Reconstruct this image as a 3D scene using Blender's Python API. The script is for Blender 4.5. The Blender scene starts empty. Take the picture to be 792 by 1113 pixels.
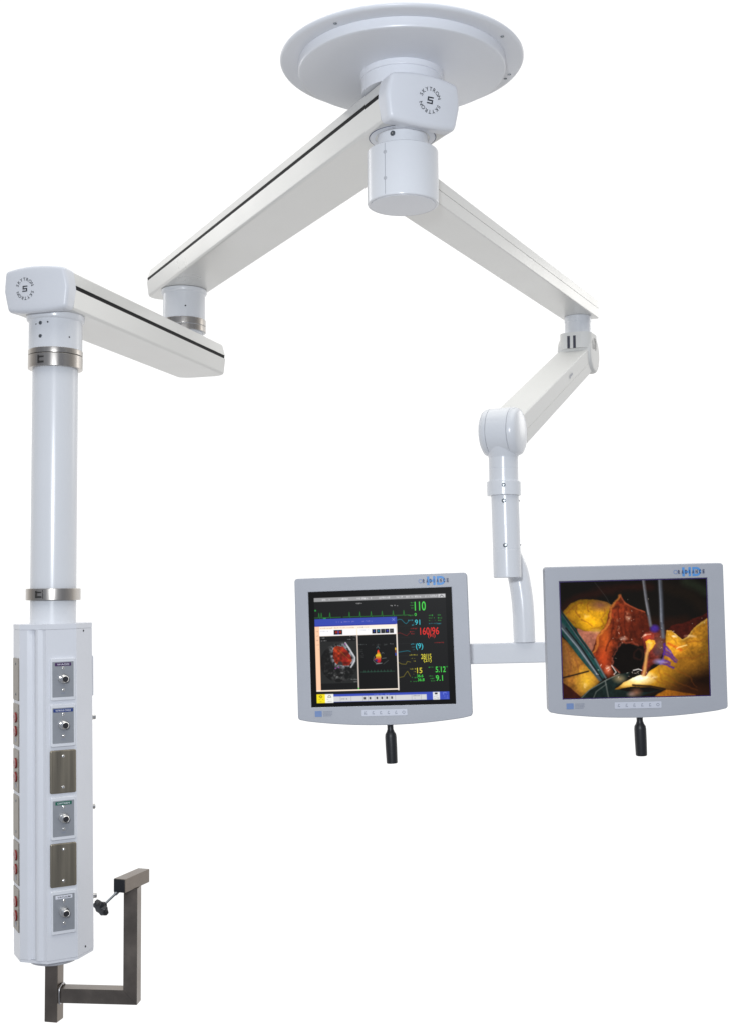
import bpy, bmesh, math, random
import numpy as np
from mathutils import Matrix, Vector, noise
R = math.radians
PI = math.pi
scene = bpy.context.scene
COL = scene.collection
random.seed(4)
rng = np.random.default_rng(7)

# ------------------------------------------------------------------ camera
cam_d = bpy.data.cameras.new('camera')
cam = bpy.data.objects.new('camera', cam_d)
COL.objects.link(cam)
cam_d.sensor_fit = 'VERTICAL'
cam_d.sensor_height = 24
cam_d.lens = 24 * 1295.5 / 1113
cam_d.clip_end = 100
cam.matrix_world = Matrix.Rotation(PI / 2 + .0657, 4, 'X') @ Matrix.Rotation(-.0079, 4, 'Z')
scene.camera = cam

# ------------------------------------------------------------------ materials
def s2l(c):
    return tuple(((v / 255) / 12.92 if v / 255 <= .04045 else ((v / 255 + .055) / 1.055) ** 2.4) for v in c)

def mat(name, col, rough=.4, metal=0., spec=.5, bump=0., bscale=300., var=0., vscale=6., coat=0., rvar=0., stretch=None):
    m = bpy.data.materials.new(name)
    m.use_nodes = True
    nt = m.node_tree
    b = nt.nodes['Principled BSDF']
    b.inputs['Base Color'].default_value = (*col, 1)
    b.inputs['Roughness'].default_value = rough
    b.inputs['Metallic'].default_value = metal
    b.inputs['Specular IOR Level'].default_value = spec
    if coat:
        b.inputs['Coat Weight'].default_value = coat
        b.inputs['Coat Roughness'].default_value = .12
    tc = nt.nodes.new('ShaderNodeTexCoord')
    src = tc.outputs['Object']
    if stretch:
        mp = nt.nodes.new('ShaderNodeMapping')
        mp.inputs['Scale'].default_value = stretch
        nt.links.new(src, mp.inputs['Vector'])
        src = mp.outputs['Vector']
    if var or rvar:
        n = nt.nodes.new('ShaderNodeTexNoise')
        n.inputs['Scale'].default_value = vscale
        n.inputs['Detail'].default_value = 5
        nt.links.new(src, n.inputs['Vector'])
        if var:
            r = nt.nodes.new('ShaderNodeMapRange')
            r.inputs['From Min'].default_value = .3
            r.inputs['From Max'].default_value = .7
            r.inputs['To Min'].default_value = 1 - var
            r.inputs['To Max'].default_value = 1 + var * .4
            nt.links.new(n.outputs['Fac'], r.inputs['Value'])
            mx = nt.nodes.new('ShaderNodeVectorMath')
            mx.operation = 'SCALE'
            mx.inputs[0].default_value = col
            nt.links.new(r.outputs['Result'], mx.inputs['Scale'])
            nt.links.new(mx.outputs['Vector'], b.inputs['Base Color'])
        if rvar:
            r2 = nt.nodes.new('ShaderNodeMapRange')
            r2.inputs['From Min'].default_value = .3
            r2.inputs['From Max'].default_value = .7
            r2.inputs['To Min'].default_value = max(.03, rough - rvar)
            r2.inputs['To Max'].default_value = rough + rvar
            nt.links.new(n.outputs['Fac'], r2.inputs['Value'])
            nt.links.new(r2.outputs['Result'], b.inputs['Roughness'])
    if bump:
        n2 = nt.nodes.new('ShaderNodeTexNoise')
        n2.inputs['Scale'].default_value = bscale
        n2.inputs['Detail'].default_value = 2
        nt.links.new(src, n2.inputs['Vector'])
        bp = nt.nodes.new('ShaderNodeBump')
        bp.inputs['Strength'].default_value = bump
        bp.inputs['Distance'].default_value = .0006
        nt.links.new(n2.outputs['Fac'], bp.inputs['Height'])
        nt.links.new(bp.outputs['Normal'], b.inputs['Normal'])
    return m

M = {}
M['paint'] = mat('white_paint', (.73, .745, .79), .34, bump=.10, bscale=420, var=.02, rvar=.04)
M['beam'] = mat('beam_satin', (.705, .70, .68), .30, .16, bump=.03, bscale=500, var=.015, rvar=.03)
M['spring'] = mat('ivory_paint', (.74, .735, .715), .5, spec=.3, bump=.08, bscale=420, var=.02)
M['tube'] = mat('gloss_white', (.725, .74, .775), .24, bump=.05, bscale=300, var=.02)
M['housing'] = mat('powder_coat', (.72, .735, .785), .42, bump=.30, bscale=520, var=.025, vscale=9)
M['bezel'] = mat('monitor_plastic', (.415, .43, .475), .48, bump=.22, bscale=700, var=.02, vscale=14)
M['steel'] = mat('brushed_steel', (.50, .47, .44), .30, 1, var=.10, vscale=60, stretch=(1, 1, .03), rvar=.06)
M['plate'] = mat('steel_plate', (.34, .30, .235), .34, 1, var=.12, vscale=90, stretch=(1, 1, .04), rvar=.08)
M['side_plate'] = mat('grey_plate', (.25, .225, .195), .42, .6, var=.08, vscale=60)
M['alu'] = mat('grey_faceplate', (.33, .345, .375), .42, .25, var=.06, vscale=40)
M['chrome'] = mat('chrome', (.80, .79, .78), .12, 1)
M['bracket'] = mat('bracket_steel', (.215, .185, .16), .36, .9, bump=.15, bscale=260, var=.22, vscale=18, rvar=.08)
M['weld'] = mat('weld', (.42, .41, .42), .35, 1)
M['trim'] = mat('black_trim', (.010, .010, .011), .6, spec=.12)
M['rubber'] = mat('black_rubber', (.012, .013, .016), .42, bump=.2, bscale=200)
M['dark'] = mat('dark_gap', (.03, .03, .035), .6, spec=.2)
M['seam'] = mat('grey_seam', (.26, .27, .30), .6, spec=.2)
M['plug'] = mat('grey_plug', (.46, .47, .50), .5)
M['screw'] = mat('screw_metal', (.22, .24, .26), .28, 1)
M['buckle'] = mat('dark_steel', (.10, .095, .09), .35, 1)
M['ink'] = mat('black_ink', (.035, .040, .050), .5, spec=.3)
M['red'] = mat('red_plastic', (.23, .012, .010), .30, var=.1, vscale=80)
M['slot'] = mat('vent_slot', (.05, .05, .07), .5)
M['purple'] = mat('purple_label', (.06, .02, .10), .45)
M['blue'] = mat('blue_label', (.02, .05, .22), .45)
M['green'] = mat('green_label', (.01, .13, .085), .45)
M['whitelab'] = mat('white_label', (.74, .75, .82), .45)
M['hd'] = mat('light_blue_print', (.09, .30, .68), .5)
M['logo_blue'] = mat('logo_blue', (.17, .26, .50), .5)
M['navy'] = mat('navy_print', (.03, .045, .12), .5)
M['strip'] = mat('button_membrane', (.60, .62, .70), .35)
M['icon'] = mat('grey_print', (.27, .29, .36), .5)
M['purple_edge'] = mat('purple_border', (.035, .012, .13), .4)

def emis(name, rgb, k=1.0):
    m = bpy.data.materials.new(name)
    m.use_nodes = True
    b = m.node_tree.nodes['Principled BSDF']
    b.inputs['Base Color'].default_value = (.004, .004, .004, 1)
    b.inputs['Roughness'].default_value = .35
    b.inputs['Specular IOR Level'].default_value = .035
    b.inputs['Emission Color'].default_value = (*s2l(rgb), 1)
    b.inputs['Emission Strength'].default_value = k
    return m
M['e_green'] = emis('screen_green', (70, 200, 75))
M['e_cyan'] = emis('screen_cyan', (60, 175, 190))
M['e_red'] = emis('screen_red', (205, 45, 42))
M['e_yellow'] = emis('screen_yellow', (205, 195, 60))

def screen_mat():
    m = emis('screen_picture', (0, 0, 0))
    nt = m.node_tree
    a = nt.nodes.new('ShaderNodeAttribute')
    a.attribute_name = 'picture'
    nt.links.new(a.outputs['Color'], nt.nodes['Principled BSDF'].inputs['Emission Color'])
    return m
M['screen'] = screen_mat()

# ------------------------------------------------------------------ mesh helpers
def link_mesh(name, bm, m, parent=None, smooth=True, ang=38):
    me = bpy.data.meshes.new(name)
    bmesh.ops.recalc_face_normals(bm, faces=bm.faces)
    bm.to_mesh(me)
    bm.free()
    me.materials.append(m)
    if smooth:
        me.shade_smooth()
        me.set_sharp_from_angle(angle=R(ang))
    o = bpy.data.objects.new(name, me)
    COL.objects.link(o)
    o.parent = parent
    if smooth:
        wn = o.modifiers.new('weighted_normals', 'WEIGHTED_NORMAL')
        wn.weight = 100
        wn.keep_sharp = True
    return o

def thing(name, label, cat, loc, rz=0, rot=None):
    o = bpy.data.objects.new(name, None)
    COL.objects.link(o)
    o.empty_display_size = .05
    o.location = loc
    o.rotation_euler = rot if rot else (0, 0, rz)
    o['label'] = label
    o['category'] = cat
    return o

def bm_join(*bms):
    out = bms[0]
    for b in bms[1:]:
        me = bpy.data.meshes.new('tmp')
        b.to_mesh(me); b.free()
        out.from_mesh(me)
        bpy.data.meshes.remove(me)
    return out

def xf(bm, mtx):
    bmesh.ops.transform(bm, matrix=mtx, verts=bm.verts)
    return bm

def bev(bm, r, seg=3, ang=30):
    es = [e for e in bm.edges if len(e.link_faces) == 2 and e.calc_face_angle(0) > R(ang)]
    if r > 0 and es:
        bmesh.ops.bevel(bm, geom=es, offset=r, segments=seg, affect='EDGES', profile=.5, clamp_overlap=True)
    return bm

def box(x0, x1, y0, y1, z0, z1, r=0., seg=3):
    bm = bmesh.new()
    bmesh.ops.create_cube(bm, size=1)
    xf(bm, Matrix.Translation(((x0 + x1) / 2, (y0 + y1) / 2, (z0 + z1) / 2)) @ Matrix.Diagonal((x1 - x0, y1 - y0, z1 - z0, 1)))
    return bev(bm, r, seg)

def lathe(prof, seg=64, axis='Z', loc=(0, 0, 0)):
    """prof: list of (radius, height); closes at radius 0."""
    bm = bmesh.new()
    rings = []
    for r, z in prof:
        if r < 1e-6:
            rings.append([bm.verts.new((0, 0, z))])
        else:
            rings.append([bm.verts.new((r * math.cos(2 * PI * i / seg), r * math.sin(2 * PI * i / seg), z)) for i in range(seg)])
    for a, b in zip(rings, rings[1:]):
        for i in range(seg):
            j = (i + 1) % seg
            if len(a) == 1 and len(b) == 1: continue
            if len(a) == 1: bm.faces.new((a[0], b[i], b[j]))
            elif len(b) == 1: bm.faces.new((a[i], a[j], b[0]))
            else: bm.faces.new((a[i], a[j], b[j], b[i]))
    if axis == 'X': xf(bm, Matrix.Rotation(PI / 2, 4, 'Y'))
    if axis == '-Y': xf(bm, Matrix.Rotation(PI / 2, 4, 'X'))
    xf(bm, Matrix.Translation(loc))
    return bm

def cyl(r, z0, z1, b=.002, seg=64):
    """closed solid with rounded rims"""
    p = [(0, z0), (r - b, z0), (r - b * .3, z0 + b * .3), (r, z0 + b), (r, z1 - b), (r - b * .3, z1 - b * .3), (r - b, z1), (0, z1)]
    return lathe(p, seg)

def ring(ri, ro, z0, z1, b=.0015, seg=72):
    p = [(ri, z0), (ro - b, z0), (ro - b * .3, z0 + b * .3), (ro, z0 + b), (ro, z1 - b), (ro - b * .3, z1 - b * .3), (ro - b, z1), (ri, z1), (ri, z0)]
    return lathe(p, seg)

def prism(pts, z0, z1, r=0., seg=3, ang=30):
    bm = bmesh.new()
    lo = [bm.verts.new((x, y, z0)) for x, y in pts]
    hi = [bm.verts.new((x, y, z1)) for x, y in pts]
    n = len(pts)
    bm.faces.new(lo[::-1]); bm.faces.new(hi)
    for i in range(n):
        bm.faces.new((lo[i], lo[(i + 1) % n], hi[(i + 1) % n], hi[i]))
    return bev(bm, r, seg, ang)

def loft(rings, cap=True):
    bm = bmesh.new()
    vs = [[bm.verts.new(p) for p in rg] for rg in rings]
    n = len(vs[0])
    for a, b in zip(vs, vs[1:]):
        for i in range(n):
            bm.faces.new((a[i], a[(i + 1) % n], b[(i + 1) % n], b[i]))
    if cap:
        bm.faces.new(vs[0][::-1]); bm.faces.new(vs[-1])
    return bm

def tube(path, rad, seg=28, sub=10):
    P = [Vector(p) for p in path]
    pts = []
    for i in range(len(P) - 1):
        p0 = P[max(i - 1, 0)]; p1 = P[i]; p2 = P[i + 1]; p3 = P[min(i + 2, len(P) - 1)]
        for k in range(sub):
            t = k / sub
            pts.append(.5 * ((2 * p1) + (p2 - p0) * t + (2 * p0 - 5 * p1 + 4 * p2 - p3) * t * t + (3 * p1 - p0 - 3 * p2 + p3) * t ** 3))
    pts.append(P[-1])
    rings = []
    up = Vector((.13, .2, .97))
    for i, p in enumerate(pts):
        t = (pts[min(i + 1, len(pts) - 1)] - pts[max(i - 1, 0)]).normalized()
        if i == 0:
            u = up.cross(t).normalized() if abs(up.dot(t)) < .95 else Vector((1, 0, 0)).cross(t).normalized()
        else:
            u = (u - t * u.dot(t)).normalized()
        v = t.cross(u)
        rr = rad(i / (len(pts) - 1)) if callable(rad) else rad
        rings.append([p + (u * math.cos(2 * PI * k / seg) + v * math.sin(2 * PI * k / seg)) * rr for k in range(seg)])
    return loft(rings)

def rounded_rect(x0, x1, y0, y1, r, n=4):
    out = []
    for cx, cy, a in ((x1 - r, y0 + r, -90), (x1 - r, y1 - r, 0), (x0 + r, y1 - r, 90), (x0 + r, y0 + r, 180)):
        for k in range(n + 1):
            t = R(a + 90 * k / n)
            out.append((cx + r * math.cos(t), cy + r * math.sin(t)))
    return out

def text_bm(s, bold=0.):
    c = bpy.data.curves.new('t', 'FONT')
    c.body = s
    c.size = 1
    c.offset = bold
    o = bpy.data.objects.new('t', c)
    COL.objects.link(o)
    bpy.context.view_layer.update()
    me = bpy.data.meshes.new_from_object(o.evaluated_get(bpy.context.evaluated_depsgraph_get()))
    bm = bmesh.new()
    bm.from_mesh(me)
    bpy.data.objects.remove(o); bpy.data.curves.remove(c); bpy.data.meshes.remove(me)
    return bm

def text_fit(s, x0, x1, z0, z1, y, bold=0.):
    """lettering scaled into a box of the XZ plane, read from -Y"""
    bm = text_bm(s, bold)
    xs = [v.co.x for v in bm.verts]; ys = [v.co.y for v in bm.verts]
    a, b, c, d = min(xs), max(xs), min(ys), max(ys)
    for v in bm.verts:
        v.co = Vector((x0 + (v.co.x - a) / (b - a) * (x1 - x0), y, z0 + (v.co.y - c) / (d - c) * (z1 - z0)))
    return bm

def flat(pts, y):
    bm = bmesh.new()
    f = bm.faces.new([bm.verts.new((x, y, z)) for x, z in pts])
    bmesh.ops.triangulate(bm, faces=[f])
    return bm

def plane_rect(x0, x1, z0, z1, y):
    return flat([(x0, z0), (x1, z0), (x1, z1), (x0, z1)], y)

def text_part(name, bm, m, parent):
    # flat lettering keeps a consistent outward (-Y) normal
    for f in bm.faces:
        f.normal_update()
        if f.normal.y > 0: f.normal_flip()
    me = bpy.data.meshes.new(name)
    bm.to_mesh(me); bm.free()
    me.materials.append(m)
    o = bpy.data.objects.new(name, me)
    COL.objects.link(o)
    o.parent = parent
    return o

# ------------------------------------------------------------------ plan positions (metres, camera at the origin)
A = Vector((.0965, 2.7595)); B = Vector((-.6335, 4.1777)); C = Vector((-.876, 3.3608)); D = Vector((.7313, 4.0139))
def head(p, q):
    d = q - p
    return math.atan2(-d.x, d.y), d.length

# ------------------------------------------------------------------ ceiling mount
cm = thing('ceiling_mount', 'round white ceiling flange at the top with a short hub under it', 'ceiling mount', (A.x, A.y, 1.20))
Z = lambda z: z - 1.20
link_mesh('flange', lathe([(0, Z(1.258)), (.281, Z(1.258)), (.2855, Z(1.2565)), (.2875, Z(1.2535)), (.2875, Z(1.2505)), (.2850, Z(1.2470)), (.280, Z(1.2455)), (.2445, Z(1.2455)), (0, Z(1.2455))], 128), M['paint'], cm)
link_mesh('cover_plate', lathe([(0, Z(1.2455)), (.2455, Z(1.2452)), (.2455, Z(1.228)), (.2435, Z(1.2235)), (.2385, Z(1.2210)), (.15, Z(1.2200)), (0, Z(1.2200))], 128), M['paint'], cm)
link_mesh('hub', lathe([(0, Z(1.2200)), (.099, Z(1.2200)), (.099, Z(1.208)), (.0982, Z(1.2065)), (.0955, Z(1.206)), (.0955, Z(1.172)), (0, Z(1.172))], 96), M['paint'], cm)
for dx, dy in ((-.152, -.213), (.222, -.145), (.262, .055), (.255, .079)):
    link_mesh('screw', cyl(.0042, Z(1.2440), Z(1.2470), .001, 20), M['screw'], cm).location = (dx, dy, 0)

# ------------------------------------------------------------------ boom arms
def beam_profile(w, H, rb, rt, slots, ridge=0., zr=.5):
    """closed outline in XZ; slots = (z, height, depth) cut in both sides; the sides bulge by `ridge` at height zr"""
    hw = w / 2
    wt, wb = hw - ridge, hw - ridge * .55
    def side(z):
        return hw - (hw - wb) * (1 - z / zr) if z < zr else hw - (hw - wt) * (z - zr) / (H - zr)
    right = []
    for k in range(6):
        t = R(-90 + 15 * k)
        right.append((wb - rb + rb * math.cos(t), rb + rb * math.sin(t)))
    for z, h, d in slots:
        right += [(side(z - h / 2), z - h / 2), (side(z - h / 2) - d, z - h / 2), (side(z + h / 2) - d, z + h / 2), (side(z + h / 2), z + h / 2)]
    for k in range(6):
        t = R(15 + 15 * k)
        right.append((wt - rt + rt * math.cos(t), H - rt + rt * math.sin(t)))
    return right + [(-x, z) for x, z in right[::-1]]

def beam_mesh(w, H, rb, rt, slots, y0, y1, end, ridge=0., zr=.5):
    pr = beam_profile(w, H, rb, rt, slots, ridge, zr)
    st = [(y0, 1, 1), (y1, 1, 1)] + [(y1 + dy, s, 1) for dy, s in end]
    last = st[-1]
    st += [(last[0] + .003, last[1] * .985, .985)]
    return loft([[(x * s, y, (z - H / 2) * q + H / 2) for x, z in pr] for y, s, q in st])

def nose_surface(n, hw, H, bulge, lean):
    return lambda x, z: -n - bulge * (1 - (x / hw) ** 2) + lean * (H / 2 - z)

def end_cap(w, H, n, barrel, bulge, lean, back, zr):
    hw = w / 2
    f = nose_surface(n, hw, H, bulge, lean)
    def ringpts(inset, amt, y, rc=.009):
        # rounded rectangle, then swelled top and bottom
        o = []
        hx_, hz_ = hw - inset, H / 2 - inset
        r = max(rc - inset * .5, .003)
        for sx, sz, a0 in ((1, -1, -90), (1, 1, 0), (-1, 1, 90), (-1, -1, 180)):
            for k in range(7):
                t = R(a0 + 15 * k)
                o.append((sx * (hx_ - r) + r * math.cos(t), sz * (hz_ - r) + r * math.sin(t)))
            nx_ = {(-90): (1, 0, 4), 0: (0, 1, 14), 90: (1, 0, 4), 180: (0, 1, 14)}[a0]
            x, z = o[-1]
            if a0 == -90: tgt = (hx_, hz_ - r)
            elif a0 == 0: tgt = (-hx_ + r, hz_)
            elif a0 == 90: tgt = (-hx_, -hz_ + r)
            else: tgt = (hx_ - r, -hz_)
            for k in range(1, nx_[2]):
                o.append((x + (tgt[0] - x) * k / nx_[2], z + (tgt[1] - z) * k / nx_[2]))
        res = []
        for x, z in o:
            e = amt * (1 - (x / hw) ** 2) * (z / (H / 2))
            zz_ = z + H / 2
            k_ = 1 - (RIDGE / hw) * (abs(zz_ - zr) / (zr if zz_ < zr else H - zr))
            res.append((x * k_, (y if y is not None else 0), z + e + H / 2))
        return res
    rings = []
    rings.append(ringpts(0, .0, back))
    for t in (.35, .7, 1.):
        rg = ringpts(0, barrel * t, 0)
        rings.append([(x, back + (f(x, z) + .012 - back) * t, z) for x, _, z in rg])
    for ins, off in ((.0008, .0075), (.0028, .0035), (.006, .0012), (.011, 0)):
        rg = ringpts(ins, barrel, 0)
        rings.append([(x, f(x, z) + off, z) for x, _, z in rg])
    for s in (.75, .5, .25):
        rg = ringpts(.011, barrel, 0)
        rings.append([(x * s, f(x * s, (z - H / 2) * s + H / 2), (z - H / 2) * s + H / 2) for x, _, z in rg])
    return loft(rings), f

def round_logo(parent, f, cx, cz, rad, hgt, eps=.0007):
    """two words running clockwise round a square S emblem, laid on the cap's face"""
    out = bmesh.new()
    word = 'SKYTRON'
    for half in range(2):
        for i, ch in enumerate(word):
            ang = R(90 + 66 - i * 22) - half * PI
            b = text_bm(ch, .008)
            xs = [v.co.x for v in b.verts]
            mid = (min(xs) + max(xs)) / 2
            k = hgt / .70
            for v in b.verts:
                lx = (v.co.x - mid) * k; lz = v.co.y * k
                r = rad + lz
                ct, st = math.cos(ang), math.sin(ang)
                X = cx + ct * r + st * lx
                Zc = cz + st * r - ct * lx
                v.co = Vector((X, f(X, Zc) - eps, Zc))
            out = bm_join(out, b)
    text_part('lettering', out, M['ink'], parent)
    q = rad * .37
    e = bmesh.new()
    def lay(pts, ep):
        # dense enough to follow the curved face
        vs = [e.verts.new((cx + x * q, f(cx + x * q, cz + z * q) - ep, cz + z * q)) for x, z in pts]
        bmesh.ops.triangulate(e, faces=[e.faces.new(vs)])
    # two interlocking black hooks; the bare cap between them reads as a square S
    for x0, x1, z0, z1 in ((-.95, 1.0, .62, 1.0), (-.95, -.52, .19, .62), (-.95, .95, -.19, .19), (.52, .95, -.62, -.19), (-1.0, .95, -1.0, -.62)):
        lay([(x + .12 * z, z) for x, z in ((x0, z0), (x1, z0), (x1, z1), (x0, z1))], eps)
    text_part('emblem', e, M['ink'], parent)

RIDGE = .011
def boom(root, w, H, n, L, e, strip_z, strip_h, logo_c, logo_r, pivot_hole=None):
    w += .008   # width over the ridges
    slots = [(strip_z, strip_h, .0035)]
    end = [(.005, .988), (.012, .95), (.019, .87), (.025, .74), (.029, .58)]
    link_mesh('beam', beam_mesh(w, H, .010, .008, slots, -n + .042, L + e - .014, end, RIDGE, strip_z), M['beam'], root, ang=30)
    cap, f = end_cap(w + .004, H + .003, n, .008, .010, .12, -n + .0415, strip_z)
    c = link_mesh('end_cap', cap, M['paint'], root, ang=45)
    c.location = (0, 0, -.0015)
    round_logo(c, f, *logo_c, logo_r, logo_r * .40)
    for s in (-1, 1):
        x = s * (w / 2 - .0022)
        bm = box(min(x, x - s * .0012), max(x, x - s * .0012), -n + .046, L + e - .016, strip_z - strip_h / 2 + .0003, strip_z + strip_h / 2 - .0003)
        link_mesh('trim_strip', bm, M['trim'], root)
    return c

rz, L1 = head(A, B)
arm1 = thing('boom_arm', 'long white boom arm under the ceiling hub with a black side strip', 'boom arm', (A.x, A.y, 1.0689), rz)
arm1['group'] = 'white boom arms with black trim'
boom(arm1, .185, .1001, .103, L1, .146, .060, .0115, (.010, .052), .0215)
link_mesh('bearing_ring', ring(.0645, .0775, -.0015, .003, .0008), M['paint'], arm1)
link_mesh('ring_gap', ring(.0778, .0795, -.0006, .003, .0002), M['navy'], arm1)

rz, L2 = head(C, B)
arm2 = thing('boom_arm', 'short white boom arm above the service column with a black side strip', 'boom arm', (C.x, C.y, .7859), rz)
arm2['group'] = 'white boom arms with black trim'
boom(arm2, .194, .110, .106, L2, .146, .062, .0125, (-.028, .058), .0217)
a2i = Matrix.Rotation(-rz, 4, 'Z')
bl = a2i @ Vector((B.x - C.x, B.y - C.y, 0))
pp = link_mesh('pivot_post', lathe([(0, .100), (.066, .100), (.066, .130), (.0745, .1305), (.0745, .265), (.0775, .267), (.0800, .271), (.0800, .2815), (0, .2815)], 72), M['tube'], arm2)
pp.location = (bl.x, bl.y, 0)
cr = link_mesh('clamp_ring', bm_join(ring(.05, .0768, .1306, .1505), ring(.05, .0768, .1520, .1745)), M['steel'], arm2)
cr.location = (bl.x, bl.y, 0)
for ang, z, r in ((12, .2115, .0026),):
    a = R(-90 + ang) - rz
    link_mesh('screw', lathe([(0, .002), (r, .002), (r, -.002), (0, -.002)], 14, '-Y'), M['dark'], pp).matrix_local = Matrix.Rotation(a + PI / 2, 4, 'Z') @ Matrix.Translation((0, -.0742, z))

# ------------------------------------------------------------------ monitor boom (right hand)
rz, L3 = head(A, D)
arm3 = thing('boom_arm', 'slender plain white boom arm reaching right from the big round pivot drum', 'boom arm', (A.x, A.y, .9058), rz)
b0 = .9246 - .9058
w3, H3 = .1165, .0620
pr = beam_mesh(w3, H3, .004, .004, [(.034, .0016, .0015)], .05, L3 + .052, [(.003, .985)])
link_mesh('beam', xf(pr, Matrix.Translation((0, 0, b0))), M['beam'], arm3, ang=30)
hub = link_mesh('pivot_drum', lathe([(0, .0012), (.0770, .0012), (.0784, .0002), (.0805, .0), (.0827, .0012), (.0838, .004), (.0838, .1250), (.0827, .1270), (.0800, .1285), (.062, .1287), (0, .1287)], 96), M['tube'], arm3)
link_mesh('bottom_cover', cyl(.0765, -.0006, .0030, .0008, 72), M['paint'], hub)
link_mesh('pivot_neck', lathe([(0, .1287), (.0602, .1287), (.0602, .166), (0, .166)], 72), M['tube'], arm3)
def on_cyl(ob, ang_deg, r, z, rz):
    a = R(ang_deg) - rz
    ob.matrix_local = Matrix.Rotation(a, 4, 'Z') @ Matrix.Translation((0, -r, z))
va = math.degrees(math.atan2(A.x, A.y))
def dot(r, t=.0015, seg=18):
    return lathe([(0, t), (r * .8, t), (r, t * .5), (r, -.003), (0, -.003)], seg, '-Y')
s = link_mesh('screw', dot(.0062, .002), M['screw'], arm3); on_cyl(s, -22 - va, .0602, .153, rz)
s1 = link_mesh('screw_slot', dot(.0022, .0024), M['chrome'], s)
for z in (.103, .0415):
    s = link_mesh('screw', dot(.0044, .0006), M['plug'], hub); on_cyl(s, -29 - va, .0838, z, rz)
s = link_mesh('seam_line', box(-.0004, .0004, -.0004, .001, .004, .1245), M['seam'], hub); on_cyl(s, -29 - va, .0838, 0, rz)

# ------------------------------------------------------------------ service column
BASE = -1.0106
CR = 27.5
sc = thing('service_column', 'white octagonal service column on a thick pole with gas outlets and red sockets', 'service column', (C.x, C.y, BASE), R(CR))
Z = lambda z: z - BASE
ap = .0998
hs = ap * math.tan(PI / 8)
def oct_outline(apx, flute=False):
    h = apx * math.tan(PI / 8)
    p = []
    # counter clockwise from the front face's left corner; front is -Y
    p += [(-h, -apx), (h, -apx), (apx, -h), (apx, h), (h, apx), (-h, apx), (-apx, h), (-apx, -h)]
    if flute:
        a = Vector((-apx, -h)); b = Vector((-h, -apx)); d = b - a
        nrm = Vector((-1, -1)).normalized()
        for s, o in ((.28, 0), (.36, -.0030), (.43, -.0072), (.50, -.0080), (.56, -.0040), (.61, .0005), (.66, .0026), (.72, .0030), (.78, .0008), (.86, -.0022), (.93, -.0016)):
            q = a + d * s + nrm * o
            p.append((q.x, q.y))
    return p
hb = link_mesh('housing', prism(oct_outline(ap, True), Z(-.982), Z(-.1002), .0014, 2, 20), M['housing'], sc, ang=14)
lid = prism(oct_outline(ap + .0002), Z(-.0996), Z(-.0855), .0075, 4, 50)
link_mesh('lid', lid, M['housing'], sc)
link_mesh('lid_gap', prism(oct_outline(ap - .003), Z(-.1002), Z(-.0996)), M['seam'], sc)
bp_ = prism(oct_outline(ap - .0006), Z(-.9895), Z(-.9826), .004, 3, 50)
link_mesh('bottom_plate', bp_, M['housing'], sc)
link_mesh('bottom_gap', prism(oct_outline(ap - .003), Z(-.9826), Z(-.982)), M['seam'], sc)
link_mesh('bottom_boss', lathe([(0, Z(-.989)), (.070, Z(-.989)), (.069, Z(-1.001)), (.064, Z(-1.0075)), (.055, Z(-1.0105)), (0, Z(-1.0065))], 72), M['housing'], sc)
link_mesh('pole', cyl(.0633, Z(-.0885), Z(.66), .001, 96), M['tube'], sc)
neck = link_mesh('pivot_neck', lathe([(0, Z(.686)), (.0740, Z(.686)), (.0745, Z(.6865)), (.0745, Z(.768)), (.0785, Z(.7705)), (.0808, Z(.774)), (.0812, Z(.7855)), (0, Z(.7855))], 96), M['tube'], sc)
cl = link_mesh('clamp_ring', bm_join(ring(.06, .0760, Z(.6335), Z(.6700)), ring(.06, .0760, Z(.6712), Z(.6865))), M['steel'], sc)
cl2 = link_mesh('clamp_ring', ring(.06, .0752, Z(-.0205), Z(.0122)), M['steel'], sc)
cv = 14.6 - CR  # the camera's bearing in the column's own frame
def put(ob, deg, r, z, root_rz=None):
    ob.matrix_local = Matrix.Rotation(R(deg), 4, 'Z') @ Matrix.Translation((0, -r, z))
for par, zc, hh in ((cl, Z(.6518), .0145), (cl2, Z(-.0042), .0125)):
    o = link_mesh('buckle', bm_join(box(-.0008, .0012, -.0006, .002, -hh, hh), box(-.021, -.003, -.0012, .002, hh * .30, hh * .62, .0008, 2),
                                    box(-.021, -.003, -.0012, .002, -hh * .75, -hh * .35, .0008, 2), box(-.022, -.020, -.0006, .002, -hh * .8, hh * .8)), M['buckle'], par)
    put(o, cv - 22, .0752, zc)
for dg, z, r, m in ((-34, .754, .0052, 'screw'), (-34, .717, .0052, 'screw'), (-46, .752, .0018, 'dark'), (-17, .7555, .0024, 'dark'), (30, .7165, .0022, 'dark')):
    o = link_mesh('screw', dot(r, .0012), M[m], neck); put(o, cv + dg, .0745, Z(z))
for z in (-.1065, -.966):
    o = link_mesh('screw', dot(.0030, .001), M['dark'], hb)
    o.matrix_local = Matrix.Rotation(R(45), 4, 'Z') @ Matrix.Translation((-.002 if z < -.5 else -.004, -ap, Z(z)))

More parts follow.
